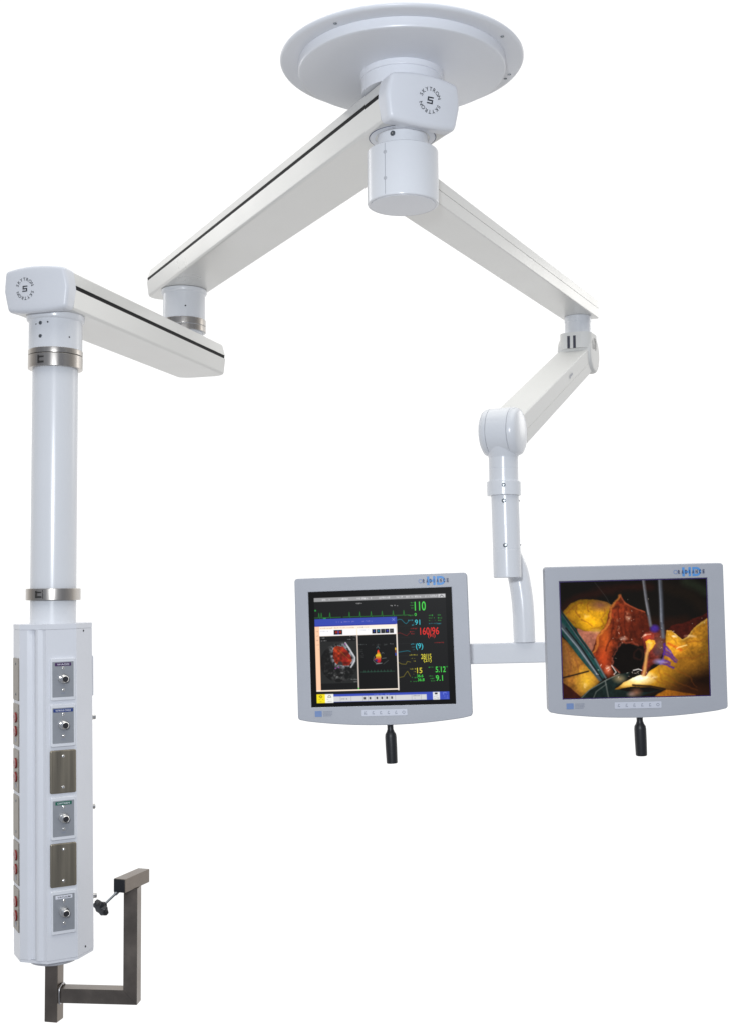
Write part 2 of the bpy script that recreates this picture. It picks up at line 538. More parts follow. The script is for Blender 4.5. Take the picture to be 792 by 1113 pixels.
rows = [-.2355 - .1244 * k for k in range(6)]
PW, PH = .067, .1145
def plate_space(ob, face_deg, z, off=0.):
    ob.parent = sc
    ob.matrix_local = Matrix.Rotation(R(face_deg), 4, 'Z') @ Matrix.Translation((off, -ap, Z(z)))
    return ob
def slab(w, h, t, r=.002, rc=.003, y0=.001):
    """a wall plate: rounded outline, bevelled rim, its back at y0 and its face at -t"""
    pts = rounded_rect(-w / 2, w / 2, -h / 2, h / 2, rc)
    bm = prism(pts, 0, t + y0, 0)
    es = [e for e in bm.edges if all(v.co.z > t for v in e.verts)]
    bmesh.ops.bevel(bm, geom=es, offset=r, segments=3, affect='EDGES', profile=.6)
    for v in bm.verts:   # local z becomes outward (-Y)
        v.co = Vector((v.co.x, y0 - v.co.z, v.co.y))
    return bm
shared = {}
def sub(name, key, maker, m, parent, loc=(0, 0, 0)):
    if key in shared:
        o = shared[key].copy(); COL.objects.link(o); o.parent = parent
    else:
        o = link_mesh(name, maker(), m, parent); shared[key] = o
    o.matrix_local = Matrix.Translation(loc)
    return o
def plate_screw():
    return bm_join(lathe([(0, .0016), (.0030, .0013), (.0040, .0004), (.0040, -.001), (0, -.001)], 18, '-Y'))
def connector():
    return lathe([(.0, .004), (.0055, .004), (.0055, .0275), (.0078, .0285), (.0092, .0270), (.0094, .020), (.0082, .0185), (.0082, .0155), (.0100, .0145), (.0104, .0100), (.0096, .0088), (.0122, .0080), (.0140, .0050), (.0145, .0), (.0145, -.0008), (0, -.0008)][::-1], 32, '-Y')
def gas_outlet(face, z, lab, words, lw, ink, has_text=True):
    o = link_mesh('gas_outlet', slab(PW, PH, .0062, .0024, .0045), M['paint'], None) if 'frame' not in shared else shared['frame'].copy()
    if 'frame' not in shared: shared['frame'] = o
    else: COL.objects.link(o)
    plate_space(o, face, z, .003)
    sub('faceplate', 'face', lambda: slab(.0575, .0955, .0003, .0003, .001, .0015), M['alu'], o, (0, -.0066, 0))
    y = -.0069
    bm = xf(slab(lw, .0092, .0006, .0003, .0012, .0005), Matrix.Translation((0, y, .0405)))
    ls = link_mesh('label_strip', bm, M[lab], o)
    text_part('lettering', text_fit(words, -lw * .38, lw * .38, .0405 - .0023, .0405 + .0023, y - .0009, .01), M[ink], ls)
    sub('screw', 'scr', plate_screw, M['chrome'], o, (0, y, .0300))
    sub('screw', 'scr', plate_screw, M['chrome'], o, (0, y, -.0285))
    sub('connector', 'con', connector, M['chrome'], o, (0, y, .0020))
    sub('connector_bore', 'bore', lambda: lathe([(0, .0240), (.0075, .0240), (.0075, .0289), (0, .0289)], 24, '-Y'), M['dark'], o, (0, y, .0020))
    sub('maker_mark', 'mk', lambda: bm_join(plane_rect(-.006, .006, -.0395, -.0378, -.0004), plane_rect(-.004, .005, -.0368, -.0357, -.0004), plane_rect(-.0065, .0065, -.0172, -.0166, -.0004)), M['icon'], o, (0, y, 0))
    return o
def blank_plate(face, z, m, w=.0705):
    th = .0052 if face == 0 else .0026
    o = link_mesh('blank_plate', slab(w, PH + .001, th, th * .65, .0046), M[m], None)
    plate_space(o, face, z, .003 if face == 0 else 0)
    for s in (1, -1):
        sub('screw', 'scr_' + m, plate_screw, M['chrome'] if m == 'plate' else M['screw'], o, (0, -th, s * .0415))
    return o
def red_socket():
    pts = [(.0172 * math.cos(R(a)) if abs(math.cos(R(a))) < .9 else math.copysign(.0155, math.cos(R(a))), .0145 * math.sin(R(a))) for a in range(0, 360, 12)]
    bm = prism(pts, 0, .0045, 0)
    es = [e for e in bm.edges if all(v.co.z > .004 for v in e.verts)]
    bmesh.ops.bevel(bm, geom=es, offset=.001, segments=2, affect='EDGES')
    for v in bm.verts: v.co = Vector((v.co.x, -v.co.z, v.co.y))
    return bm
def socket_plate(face, z):
    o = link_mesh('socket_plate', slab(.0705, PH, .0026, .0018, .003), M['side_plate'], None)
    plate_space(o, face, z)
    for zz in (.0195, -.0180):
        so = sub('red_socket', 'rs', red_socket, M['red'], o, (0, -.0020, zz))
        sub('socket_slots', 'rss', lambda: bm_join(box(-.0075, -.0055, -.0046, -.004, -.001, .0070), box(.0055, .0075, -.0046, -.004, -.001, .0060), xf(lathe([(0, .0046), (.0026, .0046), (.0026, .004), (0, .004)], 14, '-Y'), Matrix.Translation((0, 0, -.0065)))), M['dark'], so)
    sub('rating_tag', 'tag', lambda: box(-.006, .006, -.0031, -.002, -.0470, -.0355), M['icon'], o)
    return o
gas_outlet(0, rows[0], 'purple', 'WAGD', .0440, 'whitelab')['label'] = 'outlet with purple label strip'
gas_outlet(0, rows[1], 'blue', 'NITROUS OXIDE', .0535, 'whitelab')['label'] = 'outlet with blue label strip'
blank_plate(0, rows[2], 'plate')
gas_outlet(0, rows[3], 'green', 'OXYGEN', .0440, 'whitelab')['label'] = 'outlet with green label strip'
blank_plate(0, rows[4], 'plate')
gas_outlet(0, rows[5], 'whitelab', 'VACUUM', .0455, 'ink')['label'] = 'outlet with white label strip'
for k, kind in enumerate('bssbss'):
    if kind == 'b': blank_plate(-90, rows[k], 'side_plate')
    else: socket_plate(-90, rows[k])
o = link_mesh('side_cover', slab(.060, .112, .0070, .002, .003), M['paint'], None); plate_space(o, 90, rows[0] + .001)
for k, ln in ((1, 1.), (3, .8), (5, 1.)):
    o = link_mesh('side_connector', lathe([(0, .0), (.0085, .0), (.0085, .0050 * ln), (.0075, .0060 * ln), (.0075, .0135 * ln), (.0065, .0145 * ln), (0, .0145 * ln)], 28, '-Y'), M['chrome'], None)
    plate_space(o, 90, rows[k] + (.009 if k < 5 else .012), -.02)

# the box hangs a little out of true below its pole
TL = Matrix.Translation((0, 0, Z(-.09))) @ Matrix.Rotation(-R(CR), 4, 'Z') @ Matrix.Rotation(-R(.72), 4, 'Y') @ Matrix.Rotation(R(CR), 4, 'Z') @ Matrix.Translation((-.0006, 0, -Z(-.09)))
bpy.context.view_layer.update()
for ch in list(sc.children):
    if ch.name.split('.')[0] not in ('pole', 'pivot_neck', 'clamp_ring'):
        ch.matrix_local = Matrix.Translation((0, 0, 0)) @ TL @ ch.matrix_local

# ------------------------------------------------------------------ equipment bracket under the column
PX, PY = -.857, 3.335
br = thing('equipment_bracket', 'bare steel square tube bracket hooked under the white column', 'bracket', (PX, PY, -1.163))
Z = lambda z: z + 1.163
o = link_mesh('post', xf(box(-.019, .019, -.019, .019, 0, Z(-1.0108), .0025), Matrix.Rotation(R(-13), 4, 'Z')), M['bracket'], br)
a = R(-5)
RX, RY = -.640, 3.314
d = Vector((RX - PX, RY - PY)); cl_ = d.length
ca = math.atan2(d.y, d.x)
# crossbar and riser are mitred at the lower corner
q = .019
def mitre_bar(L, h, width, flipped):
    """bar in XZ with a 45 degree end"""
    pts = [(0, -h), (L + h, -h), (L - h, h), (0, h)]
    bm = bmesh.new()
    f_ = [bm.verts.new((x, -width, z)) for x, z in pts]; b_ = [bm.verts.new((x, width, z)) for x, z in pts]
    bm.faces.new(f_); bm.faces.new(b_[::-1])
    for i in range(4): bm.faces.new((f_[i], b_[i], b_[(i + 1) % 4], f_[(i + 1) % 4]))
    return bev(bm, .0022, 2)
zc = Z(-1.0915)
cb = link_mesh('crossbar', xf(mitre_bar(cl_ - .0005, q, .019, False), Matrix.Translation((0, 0, zc)) @ Matrix.Rotation(ca, 4, 'Z') @ Matrix.Translation((0.0, 0, 0))), M['bracket'], br)
def riser_bm(top):
    pts = [(-q, q), (q, -q), (q, top), (-q, top)]
    bm = bmesh.new()
    f_ = [bm.verts.new((x, -.019, z)) for x, z in pts]; b_ = [bm.verts.new((x, .019, z)) for x, z in pts]
    bm.faces.new(f_); bm.faces.new(b_[::-1])
    for i in range(4): bm.faces.new((f_[i], b_[i], b_[(i + 1) % 4], f_[(i + 1) % 4]))
    return bev(bm, .0022, 2)
rs = link_mesh('riser', xf(riser_bm(-.8025 + 1.0915), Matrix.Translation((d.x, d.y, zc)) @ Matrix.Rotation(ca, 4, 'Z')), M['bracket'], br)
wl = ring(.0, .001, 0, .001) if False else None
wp = [(-.0205, -.0205), (.0205, -.0205), (.0205, .0205), (-.0205, .0205)]
wb = tube([(0, x, z) for x, z in wp + wp[:1]], .0022, 8, 6)
link_mesh('weld_bead', xf(wb, Matrix.Rotation(ca, 4, 'Z') @ Matrix.Translation((.0225, 0, zc))), M['weld'], br)
bd = Vector((.34, .94)).normalized()
ba = math.atan2(bd.y, bd.x) - PI / 2
tb = box(-.018, .018, -.068, .060, Z(-.8022), Z(-.7660), .0018, 2)
bar = link_mesh('top_bar', xf(tb, Matrix.Translation((d.x, d.y, 0)) @ Matrix.Rotation(ba, 4, 'Z')), M['bracket'], br)
ep = box(-.0165, .0165, -.0695, -.0675, Z(-.8007), Z(-.7675), .0006, 1)
link_mesh('end_plug', xf(ep, Matrix.Translation((d.x, d.y, 0)) @ Matrix.Rotation(ba, 4, 'Z')), M['rubber'], br)
k0 = Vector((-.666 - PX, 3.262 - PY, Z(-.799))); k1 = Vector((-.703 - PX, 3.222 - PY, Z(-.8315)))
kd = (k1 - k0).normalized()
def along(bm, p, dr):
    return xf(bm, Matrix.Translation(p) @ dr.to_track_quat('Z', 'Y').to_matrix().to_4x4())
kn = 48
def knob_ring(r, z, amp):
    return [((r + amp * math.cos(7 * 2 * PI * i / kn)) * math.cos(2 * PI * i / kn), (r + amp * math.cos(7 * 2 * PI * i / kn)) * math.sin(2 * PI * i / kn), z) for i in range(kn)]
kb = loft([knob_ring(.007, -.012, 0), knob_ring(.008, -.005, 0), knob_ring(.017, -.0045, .0022), knob_ring(.0215, -.001, .0030), knob_ring(.0222, .007, .0030), knob_ring(.0185, .012, .0024), knob_ring(.009, .0135, 0)])
kk = link_mesh('clamp_knob', along(kb, k1, kd), M['rubber'], br)
ln = (k1 - k0).length
link_mesh('knob_stem', along(bm_join(lathe([(0, -.004), (.0052, -.004), (.0052, .014), (.0032, .017), (.0032, ln - .006), (0, ln - .006)], 20)), k0, kd), M['screw'], kk)

# ------------------------------------------------------------------ spring arm
E_ = Vector((.383, 3.27, .4324)); Dp = Vector((.7313, 4.0139, .792))
hv = Vector((E_.x - Dp.x, E_.y - Dp.y))
rzs = math.atan2(-hv.x, hv.y)
sp = thing('spring_arm', 'ivory white jointed arm angled down from the slender arm to the monitor pole', 'spring arm', Dp, rzs)
HL = hv.length; DZ = E_.z - Dp.z
SL = math.hypot(HL, DZ); tilt = math.atan2(DZ, HL)
T = Matrix.Rotation(tilt, 4, 'X')
link_mesh('pivot_collar', lathe([(0, .132), (.0450, .132), (.0450, .113), (.0438, .112), (.0438, .104), (.0442, .103), (.0442, .03), (0, .03)], 56), M['tube'], sp)
def drum(r, hw, f):
    return lathe([(0, -hw), (r - f, -hw), (r - f * .6, -hw + f * .12), (r - f * .25, -hw + f * .35), (r, -hw + f), (r, hw - f), (r - f * .25, hw - f * .35), (r - f * .6, hw - f * .12), (r - f, hw), (0, hw)], 64, 'X')
sh = link_mesh('shoulder', bm_join(drum(.066, .058, .012)), M['spring'], sp)
# hood: a rounded box wrapping the upper front of the shoulder
hd = [(x, y) for x, y in rounded_rect(-.058, .050, -.050, .076, .034, 8)]
hood = link_mesh('hood', prism(hd, .012, .066, .013, 5, 40), M['spring'], sp)
for x in (.013, -.007):
    link_mesh('vent_slot', box(x - .0045, x + .0045, .0745, .0768, .012, .054), M['slot'], hood)
# beam: slightly tapering box with soft edges and a ledge line on each side
def spring_beam():
    rings = []
    for t, w, h in ((.035, .106, .082), (SL - .045, .100, .084)):
        pr = beam_profile(w, h, .006, .005, [(h * .46, .0016, .0008)])
        rings.append([(x + .003, t, z + .030 - h) for x, z in pr])
    return xf(loft(rings), T)
sb = link_mesh('beam', spring_beam(), M['spring'], sp, ang=30)
def mark():
    # small printed mark on the outer side of the beam: a wedge and short letters
    t0 = SL * .33
    out = bmesh.new()
    for x, w, z0, z1 in ((-.028, .005, -.003, .004), (-.021, .004, -.003, .003), (-.015, .005, -.003, .006), (-.008, .004, -.003, .003), (-.002, .002, -.003, .006)):
        out = bm_join(out, plane_rect(x, x + w, z0, z1, 0))
    out = bm_join(out, flat([(-.042, -.006), (-.032, -.006), (-.032, .010)], 0))
    mm = Matrix(((0, -1, 0, -.0), (1, 0, 0, t0), (0, 0, 1, .012), (0, 0, 0, 1)))
    return out
mk = mark()
for v in mk.verts:
    v.co = T @ Vector((-.0502 - .0003, SL * .32 + (-v.co.x) * 1.0, .006 + v.co.z))
o = text_part('printed_mark', mk, M['icon'], sb)
# elbow
ec = Vector((0, HL, DZ))
el = link_mesh('elbow', xf(bm_join(lathe([(0, -.0295), (.0665, -.0295), (.0675, -.0285), (.0675, .0285), (.0665, .0295), (0, .0295)], 64, 'X')), Matrix.Translation(ec)), M['tube'], sp)
for s in (-1, 1):
    p = [(0, .0305), (.0665, .0305), (.0672, .0315), (.0665, .040), (.0630, .048), (.055, .0525), (.040, .0555), (.02, .0568), (0, .0570)]
    link_mesh('elbow_cap', xf(lathe([(r, z * s) for r, z in p], 64, 'X'), Matrix.Translation(ec)), M['tube'], sp)
# neck flowing from the elbow into the tube
def neck_loft():
    rg = []
    for z, a, b in ((.0, .050, .060), (-.03, .049, .056), (-.05, .046, .049), (-.062, .0425, .0435), (-.070, .0405, .0405)):
        rg.append([(a * math.cos(2 * PI * k / 48), b * math.sin(2 * PI * k / 48), z) for k in range(48)])
    return xf(loft(rg), Matrix.Translation(ec))
link_mesh('elbow_neck', neck_loft(), M['tube'], el)
dt = link_mesh('down_tube', xf(bm_join(lathe([(0, -.06), (.0402, -.06), (.0402, -.1000), (.0396, -.1006), (.0396, -.1014), (.0402, -.102), (.0402, -.150), (0, -.150)], 64)), Matrix.Translation(ec)), M['tube'], sp)
co = link_mesh('locking_collar', xf(ring(.030, .0462, -.1755, -.1365, .002), Matrix.Translation(ec)), M['tube'], sp)
vb = R(6.7)
for z, r in ((-.149, .0052), (-.1600, .0028)):
    o = link_mesh('screw', dot(r, .0012), M['screw'], co)
    o.matrix_local = Matrix.Translation(ec) @ Matrix.Rotation(-rzs + vb - R(14), 4, 'Z') @ Matrix.Translation((0, -.0462, z))

# ------------------------------------------------------------------ yoke: pole, bent pipe and cross rail
yk = thing('monitor_yoke', 'white pole with a bent pipe and cross rail carrying both monitors', 'monitor mount', (.3892, 3.27, .0315), 0, (0, R(-.9), 0))
link_mesh('pole', lathe([(0, .0785), (.0378, .0785), (.0378, .243), (0, .243)], 64), M['tube'], yk)
link_mesh('sleeve', lathe([(0, .0), (.0360, 0), (.0376, .0012), (.0380, .004), (.0380, .0765), (.0372, .0775), (.0372, .0785), (0, .0785)], 64), M['tube'], yk)
for z in (.2095, .0880):
    o = link_mesh('screw', dot(.0058, .0012), M['screw'], yk)
    o.matrix_local = Matrix.Rotation(vb - R(19), 4, 'Z') @ Matrix.Translation((0, -.0378, z))
    o2 = link_mesh('screw_slot', dot(.0022, .0016), M['chrome'], o)
    o = link_mesh('side_screw', dot(.0034, .0025), M['chrome'], yk)
    o.matrix_local = Matrix.Rotation(vb + R(86), 4, 'Z') @ Matrix.Translation((0, -.0378, z + .002))
path = [(.000, .015, .050), (.004, .050, .070), (.020, .082, .063), (.038, .088, .020), (.047, .086, -.035), (.051, .084, -.09), (.052, .084, -.18)]
link_mesh('bent_pipe', tube(path, .0305, 36, 10), M['tube'], yk)
link_mesh('cross_rail', xf(box(-.35, .33, .068, .102, -.0285, .0285, .003, 3), Matrix.Translation((0, 0, -.209))), M['tube'], yk)

# ------------------------------------------------------------------ pictures shown on the screens
def canvas(nx, ny, rgb):
    a = np.zeros((ny, nx, 3)); a[:] = rgb
    x, y = np.meshgrid((np.arange(nx) + .5) / nx, (np.arange(ny) + .5) / ny)
    return a, x, y
def fnoise(nx, ny, cell, octv=4, seed=0):
    g = np.random.default_rng(seed)
    out = np.zeros((ny, nx)); amp = 1.; tot = 0
    for o in range(octv):
        cx = max(2, int(cell * 2 ** o)); cy = max(2, int(cell * 2 ** o * ny / nx))
        r = g.random((cy + 2, cx + 2))
        X = np.linspace(0, cx, nx, endpoint=False); Y = np.linspace(0, cy, ny, endpoint=False)
        xi = X.astype(int); yi = Y.astype(int); fx = X - xi; fy = (Y - yi)[:, None]
        fx = fx * fx * (3 - 2 * fx); fy = fy * fy * (3 - 2 * fy)
        r00 = r[np.ix_(yi, xi)]; r01 = r[np.ix_(yi, xi + 1)]; r10 = r[np.ix_(yi + 1, xi)]; r11 = r[np.ix_(yi + 1, xi + 1)]
        out += amp * ((r00 * (1 - fx) + r01 * fx) * (1 - fy) + (r10 * (1 - fx) + r11 * fx) * fy); tot += amp; amp *= .55
    return out / tot
def inpoly(x, y, pts):
    ins = np.zeros(x.shape, bool)
    n = len(pts)
    for i in range(n):
        x1, y1 = pts[i]; x2, y2 = pts[(i + 1) % n]
        c = ((y1 > y) != (y2 > y)) & (x < (x2 - x1) * (y - y1) / ((y2 - y1) if y2 != y1 else 1e-9) + x1)
        ins ^= c
    return ins
def segdist(x, y, pts):
    d = np.full(x.shape, 1e9)
    for (x1, y1), (x2, y2) in zip(pts, pts[1:]):
        dx, dy = x2 - x1, y2 - y1
        t = np.clip(((x - x1) * dx + (y - y1) * dy) / (dx * dx + dy * dy + 1e-9), 0, 1)
        d = np.minimum(d, np.hypot(x - x1 - t * dx, y - y1 - t * dy))
    return d
def mixin(a, w, col):
    w = np.clip(w, 0, 1)[..., None]
    a[:] = a * (1 - w) + np.array(col, float) * w
def blur(a, k=1):
    for _ in range(k):
        p = np.pad(a, ((1, 1), (1, 1), (0, 0)), 'edge')
        a = (p[:-2, 1:-1] + p[2:, 1:-1] + p[1:-1, :-2] + p[1:-1, 2:] + 2 * p[1:-1, 1:-1]) / 6
    return a
def picture_mesh(name, a, w, h, y, parent):
    """a grid of small faces carrying the picture as colours, one per vertex"""
    ny, nx = a.shape[:2]
    X, Zc = np.meshgrid(np.linspace(-w / 2, w / 2, nx), np.linspace(h / 2, -h / 2, ny))
    co = np.stack([X, np.full_like(X, y), Zc], -1).reshape(-1, 3)
    i = (np.arange(ny - 1)[:, None] * nx + np.arange(nx - 1)[None]).ravel()
    fc = np.stack([i, i + nx, i + nx + 1, i + 1], -1)
    me = bpy.data.meshes.new(name)
    me.vertices.add(len(co)); me.vertices.foreach_set('co', co.ravel())
    me.loops.add(fc.size); me.loops.foreach_set('vertex_index', fc.ravel())
    me.polygons.add(len(fc)); me.polygons.foreach_set('loop_start', np.arange(0, fc.size, 4)); me.polygons.foreach_set('loop_total', np.full(len(fc), 4))
    me.update(calc_edges=True); me.validate()
    v = np.clip(a, 0, 255) / 255
    lin = np.where(v <= .04045, v / 12.92, ((v + .055) / 1.055) ** 2.4)
    at = me.attributes.new('picture', 'FLOAT_COLOR', 'POINT')
    at.data.foreach_set('color', np.concatenate([lin.reshape(-1, 3), np.ones((nx * ny, 1))], 1).ravel())
    me.materials.append(M['screen'])
    o = bpy.data.objects.new(name, me)
    COL.objects.link(o); o.parent = parent
    return o

# --- patient monitor: coordinates in a 702 x 571 sheet over the black panel
SW, SH = 702., 571.
def vitals():
    nx, ny = 440, 352
    a, x, y = canvas(nx, ny, (9, 9, 10))
    X = x * SW + 38; Y = y * SH + 42 + 0.0
    def rect(x0, y0, x1, y1, c, w=1.):
        mixin(a, w * ((X >= x0) & (X < x1) & (Y >= y0) & (Y < y1)), c)
    def line(pts, c, wd, k=1.):
        mixin(a, k * np.clip(1.3 - segdist(X, Y, pts) / wd, 0, 1), c)
    def glyphs(x0, y0, x1, y1, c, k=.9, seed=0):
        g = random.Random(seed)
        p = x0
        while p < x1:
            wd = g.uniform(2.5, 6.5)
            if g.random() < .82:
                t = y0 + g.uniform(0, .35) * (y1 - y0); b_ = y1 - g.uniform(0, .3) * (y1 - y0)
                rect(p, t, min(p + wd, x1), b_, c, k * g.uniform(.6, 1))
            p += wd + g.uniform(.8, 2.2)
    rect(65, 72, 709, 588, (24, 24, 25))
    rect(65, 73, 709, 92, (150, 150, 152))
    for i, (u, v) in enumerate(((105, 150), (185, 235), (265, 330), (345, 352), (385, 440), (470, 500), (510, 600), (610, 668))):
        glyphs(u, 77, v, 88, (215, 215, 218), .8, i)
    rect(675, 75, 706, 90, (200, 200, 202)); line([(682, 87), (690, 79), (700, 87)], (90, 90, 95), 2)
    glyphs(272, 102, 304, 110, (215, 215, 215), .9, 21); glyphs(438, 120, 478, 127, (190, 190, 190), .8, 22)
    # electrocardiogram
    base = 172
    pts = [(65, base)]
    for p in (88, 100, 142, 238, 290, 344, 398, 452, 504):
        pts += [(p - 3, base), (p, base - 24), (p + 3, base + 3), (p + 6, base)]
    pts += [(530, base)]
    line(pts, (40, 130, 50), 1.6)
    rect(198, 160, 206, 180, (24, 24, 25))
    rect(66, 132, 75, 140, (40, 150, 60)); rect(108, 174, 122, 179, (40, 140, 55))
    # small captions beside the numbers
    for k, (u, v, w, t, c) in enumerate(((523, 108, 558, 115, 'g'), (536, 122, 552, 129, 'g'), (540, 136, 552, 141, 'g'), (524, 171, 550, 178, 'g'), (624, 174, 652, 181, 'g'), (624, 187, 656, 194, 'g'), (624, 200, 656, 207, 'g'),
            (668, 172, 684, 182, 'g'), (668, 186, 688, 196, 'g'), (668, 200, 684, 208, 'g'), (624, 215, 655, 221, 'c'), (660, 213, 682, 224, 'c'), (523, 194, 555, 202, 'c'), (536, 208, 552, 216, 'c'), (540, 220, 552, 226, 'c'),
            (523, 236, 568, 243, 'r'), (530, 252, 552, 258, 'r'), (536, 262, 552, 268, 'r'), (646, 309, 695, 316, 'r'), (523, 312, 566, 320, 'c'), (536, 328, 552, 334, 'c'), (540, 340, 552, 346, 'c'),
            (523, 366, 568, 373, 'y'), (530, 384, 550, 389, 'y'), (540, 396, 552, 402, 'y'), (523, 434, 560, 441, 'y'), (540, 448, 552, 454, 'y'), (540, 460, 550, 466, 'y'),
            (523, 476, 553, 483, 'g'), (523, 496, 556, 502, 'g'), (614, 428, 640, 434, 'g'), (650, 428, 676, 434, 'g'), (684, 428, 706, 434, 'g'), (614, 472, 662, 478, 'g'), (620, 484, 644, 490, 'g'), (624, 496, 644, 502, 'g'))):
        glyphs(u, v, w, t, {'g': (50, 170, 60), 'c': (50, 160, 180), 'r': (190, 40, 40), 'y': (190, 180, 55)}[c], .85, 40 + k)
    for vv in (188, 226, 262, 282, 312, 344, 372, 402, 432): line([(470, vv), (528, vv)], (50, 52, 52), 1.0, .5)
    line([(470, 196), (480, 192), (492, 194), (505, 210), (514, 215), (528, 200)], (30, 130, 150), 1.6)
    line([(470, 262), (480, 258), (505, 270), (514, 274), (528, 262)], (120, 28, 28), 1.6)
    line([(470, 354), (490, 351), (515, 348), (528, 352)], (30, 130, 150), 1.6)
    line([(470, 404), (484, 412), (505, 414), (512, 400), (528, 404)], (130, 118, 35), 1.6)
    line([(470, 478), (492, 474), (505, 455), (512, 448), (525, 474)], (130, 118, 35), 1.6)
    # window with the two ultrasound pictures
    rect(65, 178, 468, 214, (55, 72, 170)); rect(65, 211, 468, 216, (40, 50, 150))
    glyphs(172, 192, 262, 199, (150, 140, 200), .8, 90); glyphs(300, 192, 358, 199, (150, 140, 200), .8, 91)
    line([(446, 186), (458, 198)], (140, 150, 215), 1.3); line([(446, 198), (458, 186)], (140, 150, 215), 1.3)
    rect(65, 216, 468, 536, (252, 236, 218)); rect(65, 216, 88, 530, (250, 200, 165)); rect(462, 214, 468, 540, (235, 225, 215))
    for i in range(5): glyphs(72, 236 + i * 22, 82, 244 + i * 22, (150, 120, 110), .6, 100 + i)
    glyphs(90, 222, 260, 228, (180, 150, 120), .7, 110); glyphs(276, 222, 330, 228, (150, 150, 150), .7, 111)
    rect(88, 232, 270, 262, (244, 243, 246)); rect(276, 232, 462, 262, (244, 243, 246))
    glyphs(92, 238, 130, 241, (130, 130, 140), .6, 112); glyphs(282, 238, 330, 241, (130, 130, 140), .6, 113)
    rect(160, 235, 201, 258, (18, 16, 26)); rect(166, 240, 178, 252, (150, 40, 30)); rect(184, 240, 196, 252, (160, 50, 35)); rect(179, 236, 183, 257, (60, 70, 160))
    for i in range(5):
        rect(346 + i * 21.5, 236, 365 + i * 21.5, 258, (16, 16, 20)); rect(352 + i * 21.5, 242, 359 + i * 21.5, 252, ((40, 60, 150), (40, 120, 150), (60, 60, 70), (60, 60, 170), (90, 90, 90))[i])
    rect(270, 262, 275, 528, (205, 190, 180)); rect(268, 522, 275, 530, (90, 190, 80))
    rect(88, 264, 270, 530, (22, 22, 23)); rect(275, 264, 462, 530, (17, 17, 18))
    rect(88, 292, 270, 498, (38, 39, 39))
    n1 = fnoise(nx, ny, 60, 3, 5); n2 = fnoise(nx, ny, 16, 4, 6)
    dd = np.hypot((X - 179) / 92, (Y - 398) / 96)
    inside = (X > 88) & (X < 270) & (Y > 288) & (Y < 500)
    mixin(a, inside * np.clip((1 - dd) * 30, 0, 1), (22, 22, 22))
    spk = np.clip((n1 - .45) * 3, 0, 1) * np.clip((n2 - .3) * 2.2, 0, 1)
    mixin(a, inside * (dd < 1) * spk * .75 * np.clip(1.1 - np.abs(dd - .62) * 2, 0, 1), (150, 150, 150))
    cav = [(154, 336), (172, 318), (200, 316), (222, 338), (238, 365), (244, 390), (228, 408), (200, 410), (175, 408), (158, 392), (152, 365)]
    wob = (n2 - .5) * 18
    ci = inpoly(X + wob, Y + wob, cav) & inside
    wall = segdist(X + wob, Y, cav + cav[:1])
    mixin(a, inside * np.clip(1.25 - wall / 17, 0, 1) * np.clip((n1 - .32) * 3, 0, 1), (150, 153, 160))
    mixin(a, inside * np.clip(1.3 - segdist(X, Y, [(214, 300), (232, 328), (258, 372), (256, 392), (238, 420)]) / 4.5, 0, 1) * .85, (225, 226, 232))
    a[ci] = np.stack([60 + 160 * n1 * (.55 + .9 * n2), 14 + 66 * n2 * n1 * 1.6, 8 + 26 * n1], -1)[ci]
    mixin(a, ci * np.clip(1 - np.hypot(X - 186, Y - 404) / 17, 0, .5) * 2, (48, 46, 46))
    mixin(a, ci * np.clip(1.4 - np.hypot((X - 207) / 1.3, Y - 358) / 14, 0, 1) * .55, (55, 18, 14))
    for p in ((178, 420), (214, 306), (162, 424)): mixin(a, np.clip(1.4 - np.hypot(X - p[0], Y - p[1]) / 4, 0, 1), (150, 70, 150))
    line([(176, 330), (240, 392)], (190, 160, 40), 1., .6)
    glyphs(90, 270, 120, 275, (190, 190, 190), .7, 120); glyphs(90, 284, 124, 289, (190, 190, 190), .7, 121); glyphs(236, 266, 268, 271, (190, 190, 190), .7, 122); glyphs(224, 280, 268, 285, (190, 190, 190), .7, 123)
    glyphs(236, 478, 266, 484, (190, 190, 190), .7, 124); glyphs(250, 490, 268, 495, (190, 190, 190), .7, 125)
    glyphs(278, 308, 318, 313, (130, 140, 140), .6, 126); glyphs(344, 308, 382, 320, (110, 115, 115), .5, 127); glyphs(400, 308, 420, 320, (100, 105, 105), .5, 128); glyphs(430, 308, 448, 314, (130, 135, 135), .6, 129)
    for i in range(5): glyphs(280, 334 + i * 9, 298 + 2 * i, 339 + i * 9, (110, 112, 112), .5, 130 + i)
    fl = [(368, 345), (374, 338), (378, 352), (386, 372), (384, 395), (366, 402), (352, 388), (358, 370)]
    fi = inpoly(X + wob * .8 + (n1 - .5) * 14, Y + (n1 - .5) * 12, fl)
    tt = np.clip((Y - 340) / 60, 0, 1)
    colr = np.stack([235 - 60 * tt, 200 - np.abs(tt - .42) * 420, 40 + 0 * tt], -1)
    a[fi] = np.clip(colr, 15, 255)[fi]
    mixin(a, fi * np.clip(1.3 - np.hypot(X - 362, Y - 390) / 7, 0, 1), (30, 40, 120))
    line([(352, 372), (348, 392), (360, 404), (382, 406)], (150, 155, 155), 1.6, .7); line([(364, 330), (372, 322), (378, 332)], (120, 150, 160), 2, .6)
    line([(388, 358), (394, 352), (400, 358)], (120, 125, 125), 1.8, .7); line([(390, 382), (410, 380)], (130, 135, 135), 2.0, .7); line([(396, 410), (420, 392)], (100, 105, 105), 2.0, .6); line([(360, 408), (388, 405)], (160, 165, 165), 2.2, .8)
    line([(284, 446), (450, 446)], (45, 80, 65), 2.0, .8)
    for i in range(9): line([(300 + i * 16, 448), (303 + i * 16, 438), (306 + i * 16, 448)], (45, 90, 70), 1.4, .8)
